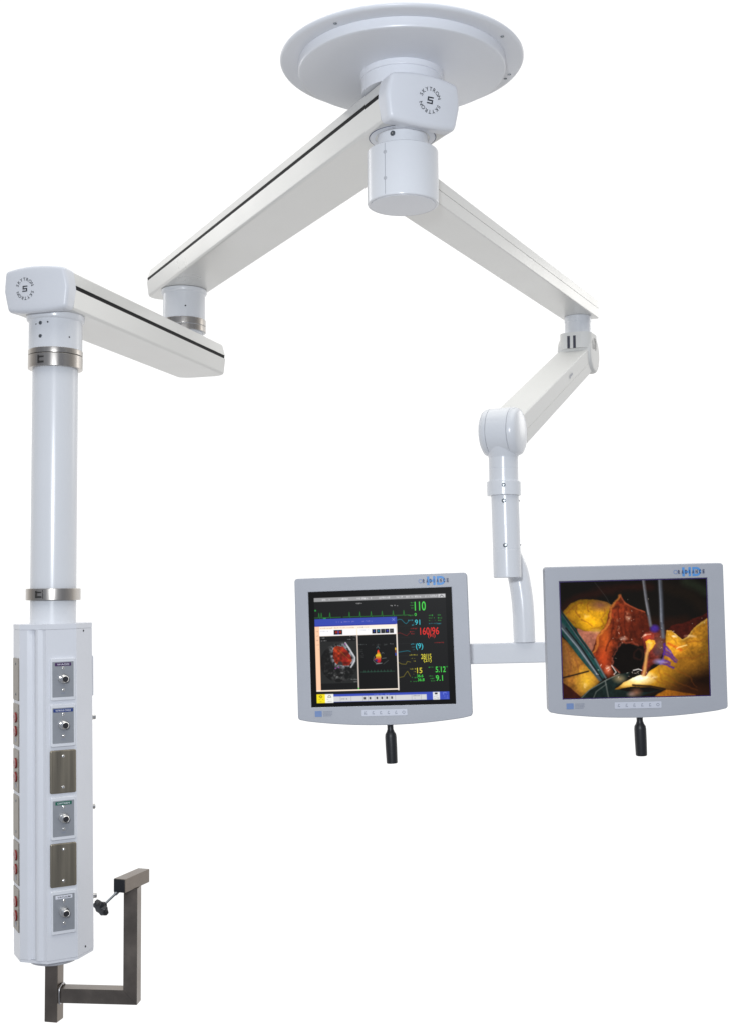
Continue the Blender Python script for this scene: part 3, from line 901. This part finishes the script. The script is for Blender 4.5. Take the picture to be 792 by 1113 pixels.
    rect(454, 330, 461, 372, (120, 60, 40)); rect(454, 330, 461, 342, (230, 190, 60)); rect(454, 356, 461, 370, (50, 70, 170))
    # task bar
    rect(65, 552, 709, 591, (58, 76, 180)); glyphs(345, 555, 420, 562, (150, 160, 220), .7, 140)
    rect(148, 562, 600, 588, (206, 206, 208))
    for q in (180, 232, 290, 316, 348, 372, 396, 420, 448, 528, 572): rect(q, 563, q + 1.6, 587, (150, 150, 155))
    for i, q in enumerate((296, 322, 356, 380, 404, 428)): rect(q, 570, q + 8, 580, (40, 40, 45), .85)
    glyphs(184, 570, 216, 580, (110, 110, 115), .7, 141); glyphs(534, 566, 566, 571, (80, 80, 85), .7, 142); glyphs(534, 578, 560, 583, (80, 80, 85), .7, 143)
    rect(65, 550, 107, 594, (240, 220, 30)); rect(107, 550, 148, 594, (240, 240, 236))
    line([(78, 560), (86, 556), (92, 562), (86, 568), (78, 562)], (110, 100, 20), 1.8); glyphs(74, 573, 98, 578, (110, 100, 20), .7, 144); glyphs(80, 583, 92, 588, (110, 100, 20), .7, 145)
    line([(120, 566), (124, 557), (132, 557), (136, 566), (120, 566)], (120, 120, 120), 1.8); glyphs(114, 573, 140, 577, (120, 120, 120), .7, 146); glyphs(114, 583, 140, 588, (120, 120, 120), .8, 147)
    rect(630, 553, 664, 590, (226, 226, 228)); rect(640, 557, 653, 565, (40, 40, 45)); glyphs(636, 570, 656, 575, (90, 90, 95), .7, 148); glyphs(634, 580, 660, 585, (110, 110, 115), .7, 149)
    line([(682, 566), (680, 558), (690, 556), (696, 560)], (120, 135, 220), 1.8); glyphs(678, 572, 702, 576, (140, 150, 225), .7, 150); glyphs(676, 582, 704, 586, (140, 150, 225), .7, 151)
    return blur(a, 1)

# --- operating-field picture: coordinates in the 792 x 619 sheet of the screen
def surgery():
    nx, ny = 420, 336
    a, x, y = canvas(nx, ny, (20, 17, 14))
    X = 33 + 14 * y + (657 + 3 * y) * x
    Y = 55 - 22 * x + (525 + 7 * x) * y
    nA = fnoise(nx, ny, 10, 5, 11); nB = fnoise(nx, ny, 34, 4, 12); nC = fnoise(nx, ny, 80, 2, 13); nD = fnoise(nx, ny, 7, 4, 14)
    wx = (nA - .5) * 34 + (nB - .5) * 10; wy = (nD - .5) * 34 + (nB - .5) * 10
    def poly(pts, col, k=1., warp=1., tex=.35, rnd=0., rmin=.35):
        m = inpoly(X + wx * warp, Y + wy * warp, pts)
        c = np.array(col, float) * (1 + tex * ((nB - .5) * .9 + (nC - .5) * .35 + (nA - .5) * .8))[..., None]
        if rnd:
            d = segdist(X + wx * warp, Y + wy * warp, pts + pts[:1])
            c = c * (rmin + (1 - rmin) * np.sqrt(np.clip(d / rnd, 0, 1)))[..., None]
        w = blur(m.astype(float)[..., None], 2) * k
        a[:] = a * (1 - w) + c * w
        return m
    def glow(cx, cy, rx, ry, col, k, mask=None, p=1.):
        w = np.clip(1 - np.hypot((X - cx) / rx, (Y - cy) / ry), 0, 1) ** p * k
        if mask is not None: w = w * mask
        mixin(a, w, col)
    def stroke(pts, col, wd, k=1., warp=0., mask=None):
        w = np.clip(1.25 - segdist(X + wx * warp, Y + wy * warp, pts) / wd, 0, 1) * k
        if mask is not None: w = w * mask
        mixin(a, w, col)
    # dark surround with brownish folds
    stroke([(30, 200), (90, 130), (200, 95), (330, 80), (440, 75)], (54, 22, 14), 22, .5, 1)
    stroke([(500, 70), (580, 90), (650, 130), (700, 190)], (36, 26, 17), 34, .6, 1)
    stroke([(600, 50), (690, 90)], (44, 52, 36), 26, .7, .6)
    stroke([(430, 250), (520, 240), (600, 235)], (48, 22, 12), 36, .5, 1)
    # left yellow mass
    m = poly([(38, 205), (52, 180), (80, 152), (125, 134), (185, 128), (245, 138), (285, 160), (262, 215), (240, 258), (210, 280), (150, 278), (105, 262), (70, 240)], (206, 148, 26), 1, .5, .4, 60, .40)
    glow(175, 238, 70, 46, (250, 182, 22), .75, m)
    glow(215, 158, 62, 34, (118, 74, 58), .95, m, .8)
    glow(70, 200, 50, 60, (150, 100, 24), .5, m)
    for p in ([(60, 200), (90, 168), (130, 150)], [(108, 165), (104, 185), (112, 205), (120, 215)], [(235, 165), (238, 190), (215, 215), (225, 240)], [(130, 225), (160, 236), (180, 250)], [(180, 262), (205, 255), (240, 240)], [(160, 140), (150, 160), (160, 190)], [(70, 220), (100, 240)]):
        stroke(p, (120, 62, 24), 4, .42, .8, m)
    poly([(105, 262), (150, 274), (212, 276), (196, 330), (178, 372), (140, 330)], (150, 92, 74), 1, .5, .4)
    glow(195, 275, 40, 16, (210, 160, 90), .7)
    # flap of red brown tissue
    f = poly([(262, 160), (285, 140), (303, 113), (325, 142), (360, 165), (412, 188), (428, 215), (440, 262), (436, 310), (400, 345), (340, 338), (300, 330), (266, 385), (262, 440), (285, 480), (245, 492), (205, 430), (172, 370), (200, 300), (236, 245)], (122, 48, 24), 1, .5, .9, 45, .55)
    glow(232, 300, 40, 130, (196, 92, 30), .75, f); glow(225, 410, 60, 80, (170, 58, 28), .7, f); glow(395, 260, 80, 100, (62, 22, 14), .85, f, .7); glow(320, 230, 50, 80, (95, 34, 18), .6, f)
    stroke([(303, 113), (285, 142), (266, 165), (262, 205), (238, 250), (205, 300), (200, 335), (178, 372)], (206, 128, 56), 7, .6, .8)
    stroke([(303, 113), (330, 150), (362, 168), (412, 190)], (150, 72, 46), 4, .8, .4)
    for p in ([(300, 160), (296, 220), (282, 300)], [(330, 170), (318, 240), (325, 300)], [(360, 190), (352, 250), (372, 320)], [(270, 230), (262, 300), (240, 360)], [(300, 260), (310, 310)], [(390, 210), (404, 270), (400, 330)]):
        stroke(p, (66, 22, 12), 5, .6, .8, f)
    # dark opening
    poly([(262, 392), (290, 350), (340, 336), (372, 358), (408, 388), (404, 446), (360, 466), (292, 466), (264, 436)], (16, 12, 10), 1, .8, .2)
    stroke([(268, 388), (290, 352), (318, 340), (345, 336), (372, 352)], (140, 66, 48), 6, .6, 1.6); stroke([(262, 400), (266, 440), (290, 462)], (160, 78, 58), 6, .7, 1.6)
    glow(318, 308, 22, 12, (214, 190, 180), .6, None, .8); glow(248, 452, 22, 26, (214, 120, 90), .7); glow(225, 400, 20, 40, (190, 74, 30), .6)
    stroke([(378 + 20 * math.cos(t), 388 + 24 * math.sin(t)) for t in np.linspace(0, 6.3, 14)], (54, 28, 22), 6, .5, 1.2)
    # lower left mass
    m = poly([(36, 300), (70, 330), (150, 400), (222, 496), (160, 560), (118, 584), (40, 520)], (172, 112, 44), 1, .4, .5, 50, .40)
    glow(150, 500, 60, 80, (236, 186, 50), .9, m, .8); glow(60, 400, 50, 90, (140, 92, 50), .6, m)
    for p in ([(60, 350), (78, 420), (70, 480)], [(104, 400), (110, 470)]): stroke(p, (110, 60, 36), 6, .35, .8, m)
    stroke([(44, 486), (100, 472), (160, 456)], (28, 20, 14), 4.5, .9)
    poly([(40, 505), (85, 535), (135, 580), (135, 600), (40, 600)], (58, 24, 16), 1, .3, .3)
    # teal drape and forceps on the left
    poly([(30, 170), (42, 186), (100, 262), (178, 372), (236, 482), (214, 504), (140, 420), (40, 290)], (26, 62, 60), 1, .1, .4)
    stroke([(38, 188), (110, 296), (190, 402), (238, 486)], (92, 100, 104), 5, .9); stroke([(34, 182), (110, 290), (186, 396)], (20, 26, 26), 4, .9)
    stroke([(40, 250), (120, 350), (212, 490)], (70, 76, 82), 13, .9); stroke([(40, 262), (110, 345), (200, 470)], (150, 156, 164), 3.5, .7); stroke([(60, 262), (130, 352), (222, 492)], (18, 22, 22), 4.5, .9)
    # lower drape
    poly([(118, 584), (160, 542), (232, 498), (300, 470), (352, 458), (330, 490), (276, 532), (330, 548), (430, 552), (500, 536), (420, 575), (400, 600), (118, 600)], (24, 36, 34), 1, .2, .5)
    stroke([(122, 584), (165, 540), (240, 496), (300, 468)], (120, 126, 120), 3, .7); stroke([(180, 584), (195, 548), (240, 515)], (120, 124, 118), 3, .6); stroke([(236, 500), (250, 575)], (110, 112, 108), 4, .7)
    glow(300, 490, 40, 26, (150, 128, 92), .9); glow(375, 552, 36, 26, (140, 92, 70), .9); glow(352, 560, 26, 16, (180, 140, 130), .7)
    # brown hollow on the right, then the yellow fat
    poly([(500, 275), (540, 245), (585, 240), (640, 215), (705, 180), (705, 240), (640, 262), (604, 305), (580, 310), (556, 288)], (62, 22, 15), 1, .5, .6)
    m = poly([(275, 541), (318, 506), (366, 484), (405, 468), (450, 444), (482, 420), (498, 385), (505, 300), (512, 270), (535, 270), (558, 292), (582, 312), (606, 300), (640, 254), (672, 224), (712, 196), (720, 600), (430, 600), (500, 542), (440, 527), (360, 527)], (186, 126, 32), 1, .35, .55, 34, .62)
    glow(450, 485, 170, 80, (250, 182, 40), .95, m, .7); glow(385, 486, 90, 40, (255, 246, 212), 1.15, m, .8); glow(330, 515, 60, 22, (250, 210, 120), .9, m)
    glow(540, 325, 52, 60, (236, 172, 40), .85, m, .8); glow(720, 560, 330, 230, (30, 15, 7), 1.5, m, 1.); glow(710, 350, 70, 110, (96, 72, 22), .75, m); glow(600, 430, 100, 60, (176, 118, 30), .5, m); glow(620, 560, 160, 60, (70, 34, 12), .8, m, .8)
    stroke([(512, 272), (536, 268), (560, 292), (583, 314), (606, 302), (640, 254), (700, 205)], (226, 190, 100), 6, .5, .6, m); stroke([(520, 335), (560, 352), (580, 362)], (190, 80, 24), 7, .7, .5, m)
    for p in ([(530, 300), (560, 345), (600, 355)], [(470, 440), (490, 490), (560, 530)], [(440, 470), (470, 500), (520, 520)], [(560, 395), (620, 400), (690, 380)], [(600, 330), (650, 330), (690, 310)], [(560, 450), (620, 470), (640, 520)], [(500, 460), (560, 500), (640, 540)]):
        stroke(p, (128, 66, 18), 5, .32, 1.2, m)
    stroke([(560, 355), (600, 340)], (250, 220, 150), 4, .7, .5, m)
    poly([(430, 596), (470, 560), (505, 540), (640, 560), (640, 600)], (204, 122, 26), .55, .3, .4)
    stroke([(360, 520), (440, 523), (505, 538), (440, 560), (390, 580)], (30, 18, 12), 6, .9, .2)
    # central lump with stem
    c = poly([(400, 305), (416, 282), (445, 268), (480, 262), (505, 285), (508, 360), (480, 400), (440, 430), (418, 475), (396, 470), (414, 400), (402, 350)], (124, 48, 38), 1, .6, .9, 26, .45)
    glow(482, 340, 40, 70, (92, 74, 62), .9, c); glow(425, 300, 36, 26, (190, 66, 40), .8, c); poly([(418, 322), (436, 312), (458, 316), (462, 332), (446, 352), (430, 372), (420, 352)], (236, 172, 44), .95, .5, .5); glow(436, 336, 16, 24, (255, 214, 90), 1.0, c); glow(470, 370, 30, 26, (66, 48, 60), .7, c)
    stroke([(432, 335), (420, 385), (414, 450), (408, 475)], (206, 152, 84), 9, .9, .2)
    stroke([(405, 300), (420, 290), (440, 288)], (240, 180, 150), 4, .6)
    # purple ink
    glow(458, 262, 26, 22, (64, 40, 124), 1.4, None, .7)
    
    for p in ([(504, 352), (520, 366), (540, 388)], [(500, 366), (524, 384), (552, 402)], [(506, 384), (530, 398), (550, 414)], [(474, 412), (500, 408), (524, 420)], [(478, 420), (508, 424), (540, 438)], [(500, 340), (504, 380), (486, 408)]):
        stroke(p, (74, 38, 126), 6, .85, 1.2)
    for p in ([(510, 360), (530, 376)], [(486, 414), (510, 416)]): stroke(p, (140, 110, 190), 3, .6, 1.); glow(478, 412, 34, 18, (150, 140, 190), .6)
    # retracting sutures and forceps tips
    stroke([(408, 38), (420, 130), (432, 200), (440, 248)], (96, 96, 102), 8.5, .95); stroke([(405, 38), (417, 130), (430, 200)], (150, 150, 156), 2.5, .6)
    stroke([(482, 36), (488, 140), (490, 230), (496, 300)], (86, 90, 100), 11, .95); stroke([(478, 36), (484, 140), (487, 230)], (146, 150, 160), 3.2, .6); stroke([(494, 60), (498, 240)], (34, 34, 40), 3, .6)
    stroke([(190, 55), (240, 120), (262, 160)], (90, 90, 88), 1.4, .5)
    # wet highlights
    for cx, cy, rx, ry, k_ in ((150, 210, 26, 12, .35), (335, 215, 16, 30, .3), (290, 250, 10, 34, .3), (545, 300, 20, 8, .6), (620, 300, 40, 10, .35), (430, 480, 46, 10, .6), (415, 296, 12, 8, .6), (470, 300, 10, 16, .4), (250, 440, 14, 20, .5), (140, 520, 20, 24, .35)):
        w_ = np.clip(1 - np.hypot((X + wx * .8 - cx) / rx, (Y + wy * .8 - cy) / ry), 0, 1) * np.clip((nB - .42) * 5, 0, 1) * k_ * 1.6
        mixin(a, w_, (255, 232, 205))
    g = random.Random(3)
    for cx, cy, sx, sy, n_, s_ in ((310, 310, 40, 20, 12, 5), (250, 455, 30, 40, 14, 5), (390, 470, 70, 22, 26, 6), (340, 200, 70, 60, 14, 3), (520, 285, 30, 20, 8, 4), (430, 300, 30, 30, 8, 3), (200, 440, 20, 60, 8, 3), (660, 230, 40, 20, 6, 3), (270, 470, 30, 16, 10, 5), (490, 330, 16, 50, 8, 3)):
        for _ in range(n_ // 2):
            px, py = g.gauss(cx, sx * .6), g.gauss(cy, sy * .6)
            an = g.uniform(0, 3); l = g.uniform(.2, .9) * s_
            stroke([(px - l * math.cos(an), py - l * math.sin(an)), (px + l * math.cos(an), py + l * math.sin(an))], (250, 236, 222), g.uniform(.9, 1.8), g.uniform(.35, .8))
    stroke([(362, 452), (385, 446), (400, 452)], (240, 235, 230), 3, .8); stroke([(265, 430), (285, 460), (275, 470)], (235, 228, 222), 3, .7)
    a *= (1 + (nC - .5) * .16)[..., None]
    a *= (1 - .45 * np.clip(np.hypot((x - .46) * 1.5, (y - .55) * 1.5) - .45, 0, 1))[..., None]
    a = (a - 12) * 1.12 + 10
    return blur(a, 1)

# ------------------------------------------------------------------ monitors
PWid, PHei = .390, .312
def monitor(label, loc, rot, picture, border, hx, logo):
    root = thing('monitor', label, 'monitor', loc, 0, rot)
    root['group'] = 'grey flat screen monitors on the cross rail'
    x0, x1, z1, zb, zm = -.2330, .2385, .1945, -.1905, -.2085
    outer = []
    r = .009
    for cx, cz, a0 in ((x1 - r, z1 - r, 0), (x0 + r, z1 - r, 90)):
        for k in range(6):
            t = R(a0 + 18 * k); outer.append((cx + r * math.cos(t), cz + r * math.sin(t)))
    n = 36
    for k in range(n + 1):
        u = k / n; X = x0 + (x1 - x0) * u; c = 2 * u - 1
        Zc = zb - (zb - zm) * (1 - c * c)
        if k in (0, n):
            sg = 1 if k else -1
            arc_ = [(X - sg * .009 + sg * .009 * math.sin(R(q)), Zc + .009 - .009 * math.cos(R(q))) for q in range(0, 91, 15)]
            outer.extend(arc_ if k else arc_[::-1])
        elif .03 < u < .97:
            outer.append((X, Zc))
    iw, ih = PWid / 2 + .0004, PHei / 2 + .0004
    bm = bmesh.new()
    vo = [bm.verts.new((x, 0, z)) for x, z in outer]
    vi = [bm.verts.new(p) for p in ((-iw, 0, -ih), (iw, 0, -ih), (iw, 0, ih), (-iw, 0, ih))]
    eo = [bm.edges.new((vo[i], vo[(i + 1) % len(vo)])) for i in range(len(vo))]
    ei = [bm.edges.new((vi[i], vi[(i + 1) % 4])) for i in range(4)]
    bmesh.ops.triangle_fill(bm, use_beauty=True, edges=eo + ei)
    ext = bmesh.ops.extrude_face_region(bm, geom=bm.faces[:])
    bmesh.ops.translate(bm, vec=(0, .040, 0), verts=[v for v in ext['geom'] if isinstance(v, bmesh.types.BMVert)])
    es = [e for e in bm.edges if len(e.link_faces) == 2 and e.calc_face_angle(0) > R(50) and all(v.co.y < .001 for v in e.verts)]
    bmesh.ops.bevel(bm, geom=es, offset=.0022, segments=3, affect='EDGES', profile=.5)
    hs_ = link_mesh('bezel', bm, M['bezel'], root, ang=40)
    link_mesh('back_shell', box(x0 + .015, x1 - .015, .036, .066, zb + .015, z1 - .015, .010, 3), M['bezel'], root)
    # a moulded ledge at the right flank
    pan = link_mesh('screen', box(-PWid / 2, PWid / 2, .0030, .020, -PHei / 2, PHei / 2), M[border], root)
    if border == 'purple_edge':
        pw, ph = PWid - .0045, PHei - .0045
    else:
        pw, ph = PWid, PHei
    picture_mesh('screen_picture', picture, pw, ph, .0022, pan)
    # printed marks
    lx, lz, s = logo
    b1 = bm_join(text_fit('H', lx - .0220, lx + .0010, lz - .0120, lz + .0120, -.0004, .045), text_fit('D', lx + .0045, lx + .0275, lz - .0120, lz + .0120, -.0004, .045))
    lg = text_part('brand_print', b1, M['hd'], hs_)
    w = 'RADIANCE'
    tb = bmesh.new()
    for i, ch in enumerate(w):
        c = lx - .0305 + i * .0092
        wd = .0027 if ch != 'I' else .0009
        tb = bm_join(tb, text_fit(ch, c - wd, c + wd, lz - .0052, lz + .0052, -.0018, .035))
    text_part('brand_lettering', tb, M['navy'], lg)
    rg = bmesh.new()
    RX0 = lx - .0395
    for k in range(24):
        t0, t1 = 2 * PI * k / 24, 2 * PI * (k + 1) / 24
        rg.faces.new([rg.verts.new((RX0 + rr * math.cos(t), -.0006, lz + rr * math.sin(t))) for rr, t in ((.0056, t0), (.0056, t1), (.0040, t1), (.0040, t0))])
    text_part('brand_ring', rg, M['logo_blue'], lg)
    bs = text_part('button_strip', flat(rounded_rect(-.0590, .0640, -.1835, -.1665, .002), -.0005), M['strip'], hs_)
    ic = bmesh.new()
    for k in range(6):
        cx = -.0480 + k * .0205
        pts = [[(cx - .002, -.171), (cx + .002, -.171), (cx + .002, -.1725), (cx - .002, -.1725)], [(cx - .0026, -.1735), (cx - .001, -.1735), (cx - .001, -.179), (cx - .0026, -.179)], [(cx + .0002, -.1765), (cx + .0026, -.1765), (cx + .0026, -.179), (cx + .0002, -.179)]]
        if k == 5:
            pts = [[(cx + r1 * math.cos(t), -.175 + r1 * math.sin(t)) for r1, t in ((.0042, R(q)), (.0042, R(q + 40)), (.0028, R(q + 40)), (.0028, R(q)))] for q in range(0, 360, 40)]
        for p in pts: ic.faces.new([ic.verts.new((x, -.0010, z)) for x, z in p])
    text_part('button_icons', ic, M['icon'], bs)
    ml = text_part('maker_badge', flat([(x0 + .047, -.182), (x0 + .066, -.182), (x0 + .066, -.1665), (x0 + .047, -.1665)], -.0005), M['logo_blue'], hs_)
    gl = bmesh.new()
    g = random.Random(9)
    for zz in (-.1685, -.1722, -.1760, -.1798):
        X = x0 + .070
        while X < x0 + .092:
            wd = g.uniform(.0015, .004)
            gl.faces.new([gl.verts.new((xx, -.0006, z)) for xx, z in ((X, zz - .001), (X + wd, zz - .001), (X + wd, zz + .001), (X, zz + .001))])
            X += wd + .001
    text_part('badge_print', gl, M['icon'], ml)
    # handle hanging below, a soft grip with a narrow neck
    hz = -.198
    h = lathe([(0, hz), (.0125, hz), (.0100, hz - .006), (.0085, hz - .014), (.0085, hz - .024), (.0110, hz - .031), (.0148, hz - .037), (.0158, hz - .045), (.0158, hz - .075), (.0150, hz - .1135), (.0138, hz - .1155), (0, hz - .1155)], 32)
    ho = link_mesh('handle', h, M['rubber'], root)
    ho.location = (hx, .030, 0)
    ho.rotation_euler = (0, R(-1.0), 0)
    link_mesh('mount_plate', box(-.05, .05, .064, .074, -.06, .06, .003, 2), M['tube'], root)
    return root, pan

pic1 = vitals()
m1, pan1 = monitor('grey monitor showing vital signs and ultrasound pictures, left end of the rail', (.0424, 3.250, -.1545), (R(-1.5), R(-1.6), R(-6.5)), pic1, 'trim', .010, (.152, .1755, 1))
pic2 = surgery()
m2, pan2 = monitor('grey monitor showing an open surgery picture, right end of the rail', (.7120, 3.170, -.1331), (R(2.4), R(-1.0), R(-1.2)), pic2, 'purple_edge', .008, (.152, .1735, 1))
for mo, dy in ((m1, 0), (m2, 0)):
    off = mo.location
    # arm from the mount plate back to the cross rail
    gap = 3.338 - off.y
    link_mesh('mount_block', box(-.03, .03, .074, gap, -.045, .005, .003, 2), M['tube'], mo)

# readouts lying on the patient monitor's glass
def readout(s, u0, v0, u1, v1, m):
    X = lambda u: (u - 38) / SW * PWid - PWid / 2
    Zr = lambda v: PHei / 2 - (v - 42) / SH * PHei
    text_part('readout', text_fit(s, X(u0), X(u1), Zr(v1), Zr(v0), .0016, .012), M[m], pan1)
def yfix(v, u): return v + 26 * (u - 38) / 702. 
for s, u0, v0, u1, v1, m in (('110', 558, 107, 612, 152, 'e_green'), ('0', 556, 163, 566, 178, 'e_green'), ('91', 556, 196, 582, 222, 'e_cyan'), ('160/96', 580, 236, 672, 272, 'e_red'), ('(91)', 618, 268, 653, 290, 'e_red'),
                             ('(9)', 557, 313, 592, 346, 'e_cyan'), ('28/15', 580, 366, 630, 391, 'e_yellow'), ('(21)', 592, 390, 630, 410, 'e_yellow'), ('15', 558, 433, 583, 460, 'e_yellow'),
                             ('5.12', 648, 430, 697, 458, 'e_green'), ('9.1', 648, 472, 682, 500, 'e_green'), ('36.6', 557, 466, 587, 480, 'e_green'), ('36.8', 560, 485, 592, 499, 'e_green')):
    k = 20 * (u0 - 38) / 702.
    readout(s, u0, v0 + k * .0, u1, v1 + k * .0, m)

# ------------------------------------------------------------------ light: white studio sweep behind, dimmer room in front
wd = bpy.data.worlds.new('World')
scene.world = wd
wd.use_nodes = True
nt = wd.node_tree
bg = nt.nodes['Background']
tc = nt.nodes.new('ShaderNodeTexCoord')
sx = nt.nodes.new('ShaderNodeSeparateXYZ')
nt.links.new(tc.outputs['Generated'], sx.inputs['Vector'])
rp = nt.nodes.new('ShaderNodeValToRGB')
mr = nt.nodes.new('ShaderNodeMapRange')
mr.inputs['From Min'].default_value = -1; mr.inputs['From Max'].default_value = 1
nt.links.new(sx.outputs['Y'], mr.inputs['Value'])
nt.links.new(mr.outputs['Result'], rp.inputs['Fac'])
e = rp.color_ramp.elements
e[0].position = .10; e[0].color = (.24, .26, .30, 1)
e[1].position = .80; e[1].color = (1, 1, 1, 1)
for p_, c_ in ((.35, (.25, .26, .28)), (.52, (.40, .39, .375)), (.64, (.62, .61, .59)), (.73, (.88, .87, .85))):
    q = e.new(p_); q.color = (*c_, 1)
def blend(src, lo, hi, col):
    m = nt.nodes.new('ShaderNodeMapRange')
    m.interpolation_type = 'SMOOTHSTEP'
    m.inputs['From Min'].default_value = lo; m.inputs['From Max'].default_value = hi
    nt.links.new(sx.outputs['Z'], m.inputs['Value'])
    x = nt.nodes.new('ShaderNodeMix'); x.data_type = 'RGBA'
    nt.links.new(m.outputs['Result'], x.inputs['Factor'])
    nt.links.new(src, x.inputs['A'])
    x.inputs['B'].default_value = (*col, 1)
    return x.outputs['Result']
c1 = blend(rp.outputs['Color'], -.55, -.92, (.25, .245, .24))   # pale studio floor
c2 = blend(c1, .58, .85, (1.9, 1.9, 1.85))                    # lit ceiling
nt.links.new(c2, bg.inputs['Color'])
bg.inputs['Strength'].default_value = 1.02

def area(name, loc, target, size, power, col):
    l = bpy.data.lights.new(name, 'AREA')
    l.shape = 'DISK'; l.size = size; l.energy = power; l.color = col
    o = bpy.data.objects.new(name, l)
    COL.objects.link(o)
    o.location = loc
    o.rotation_euler = (Vector(target) - Vector(loc)).to_track_quat('-Z', 'Y').to_euler()
area('flash_head', (-.30, -.5, .50), (0, 3.3, .2), .30, 64, (.91, .955, 1))

area('added_sheen_lamp', (2.75, 5.65, 1.30), (.2, 3.6, .9), 1.1, 6.0, (1, .98, .94))  # added lamp, out of view, to put a sheen on the right-facing arm sides
area('added_sheen_lamp', (-2.75, 5.5, 2.10), (-.3, 3.5, 1.1), 1.1, 6.5, (1, .99, .97))  # added on the left for a highlight along the long boom arm's side

scene.view_settings.view_transform = 'Standard'
scene.view_settings.look = 'None'
scene.view_settings.exposure = .13
scene.view_settings.gamma = 1
scene.render.engine = 'CYCLES'
scene.cycles.caustics_reflective = False
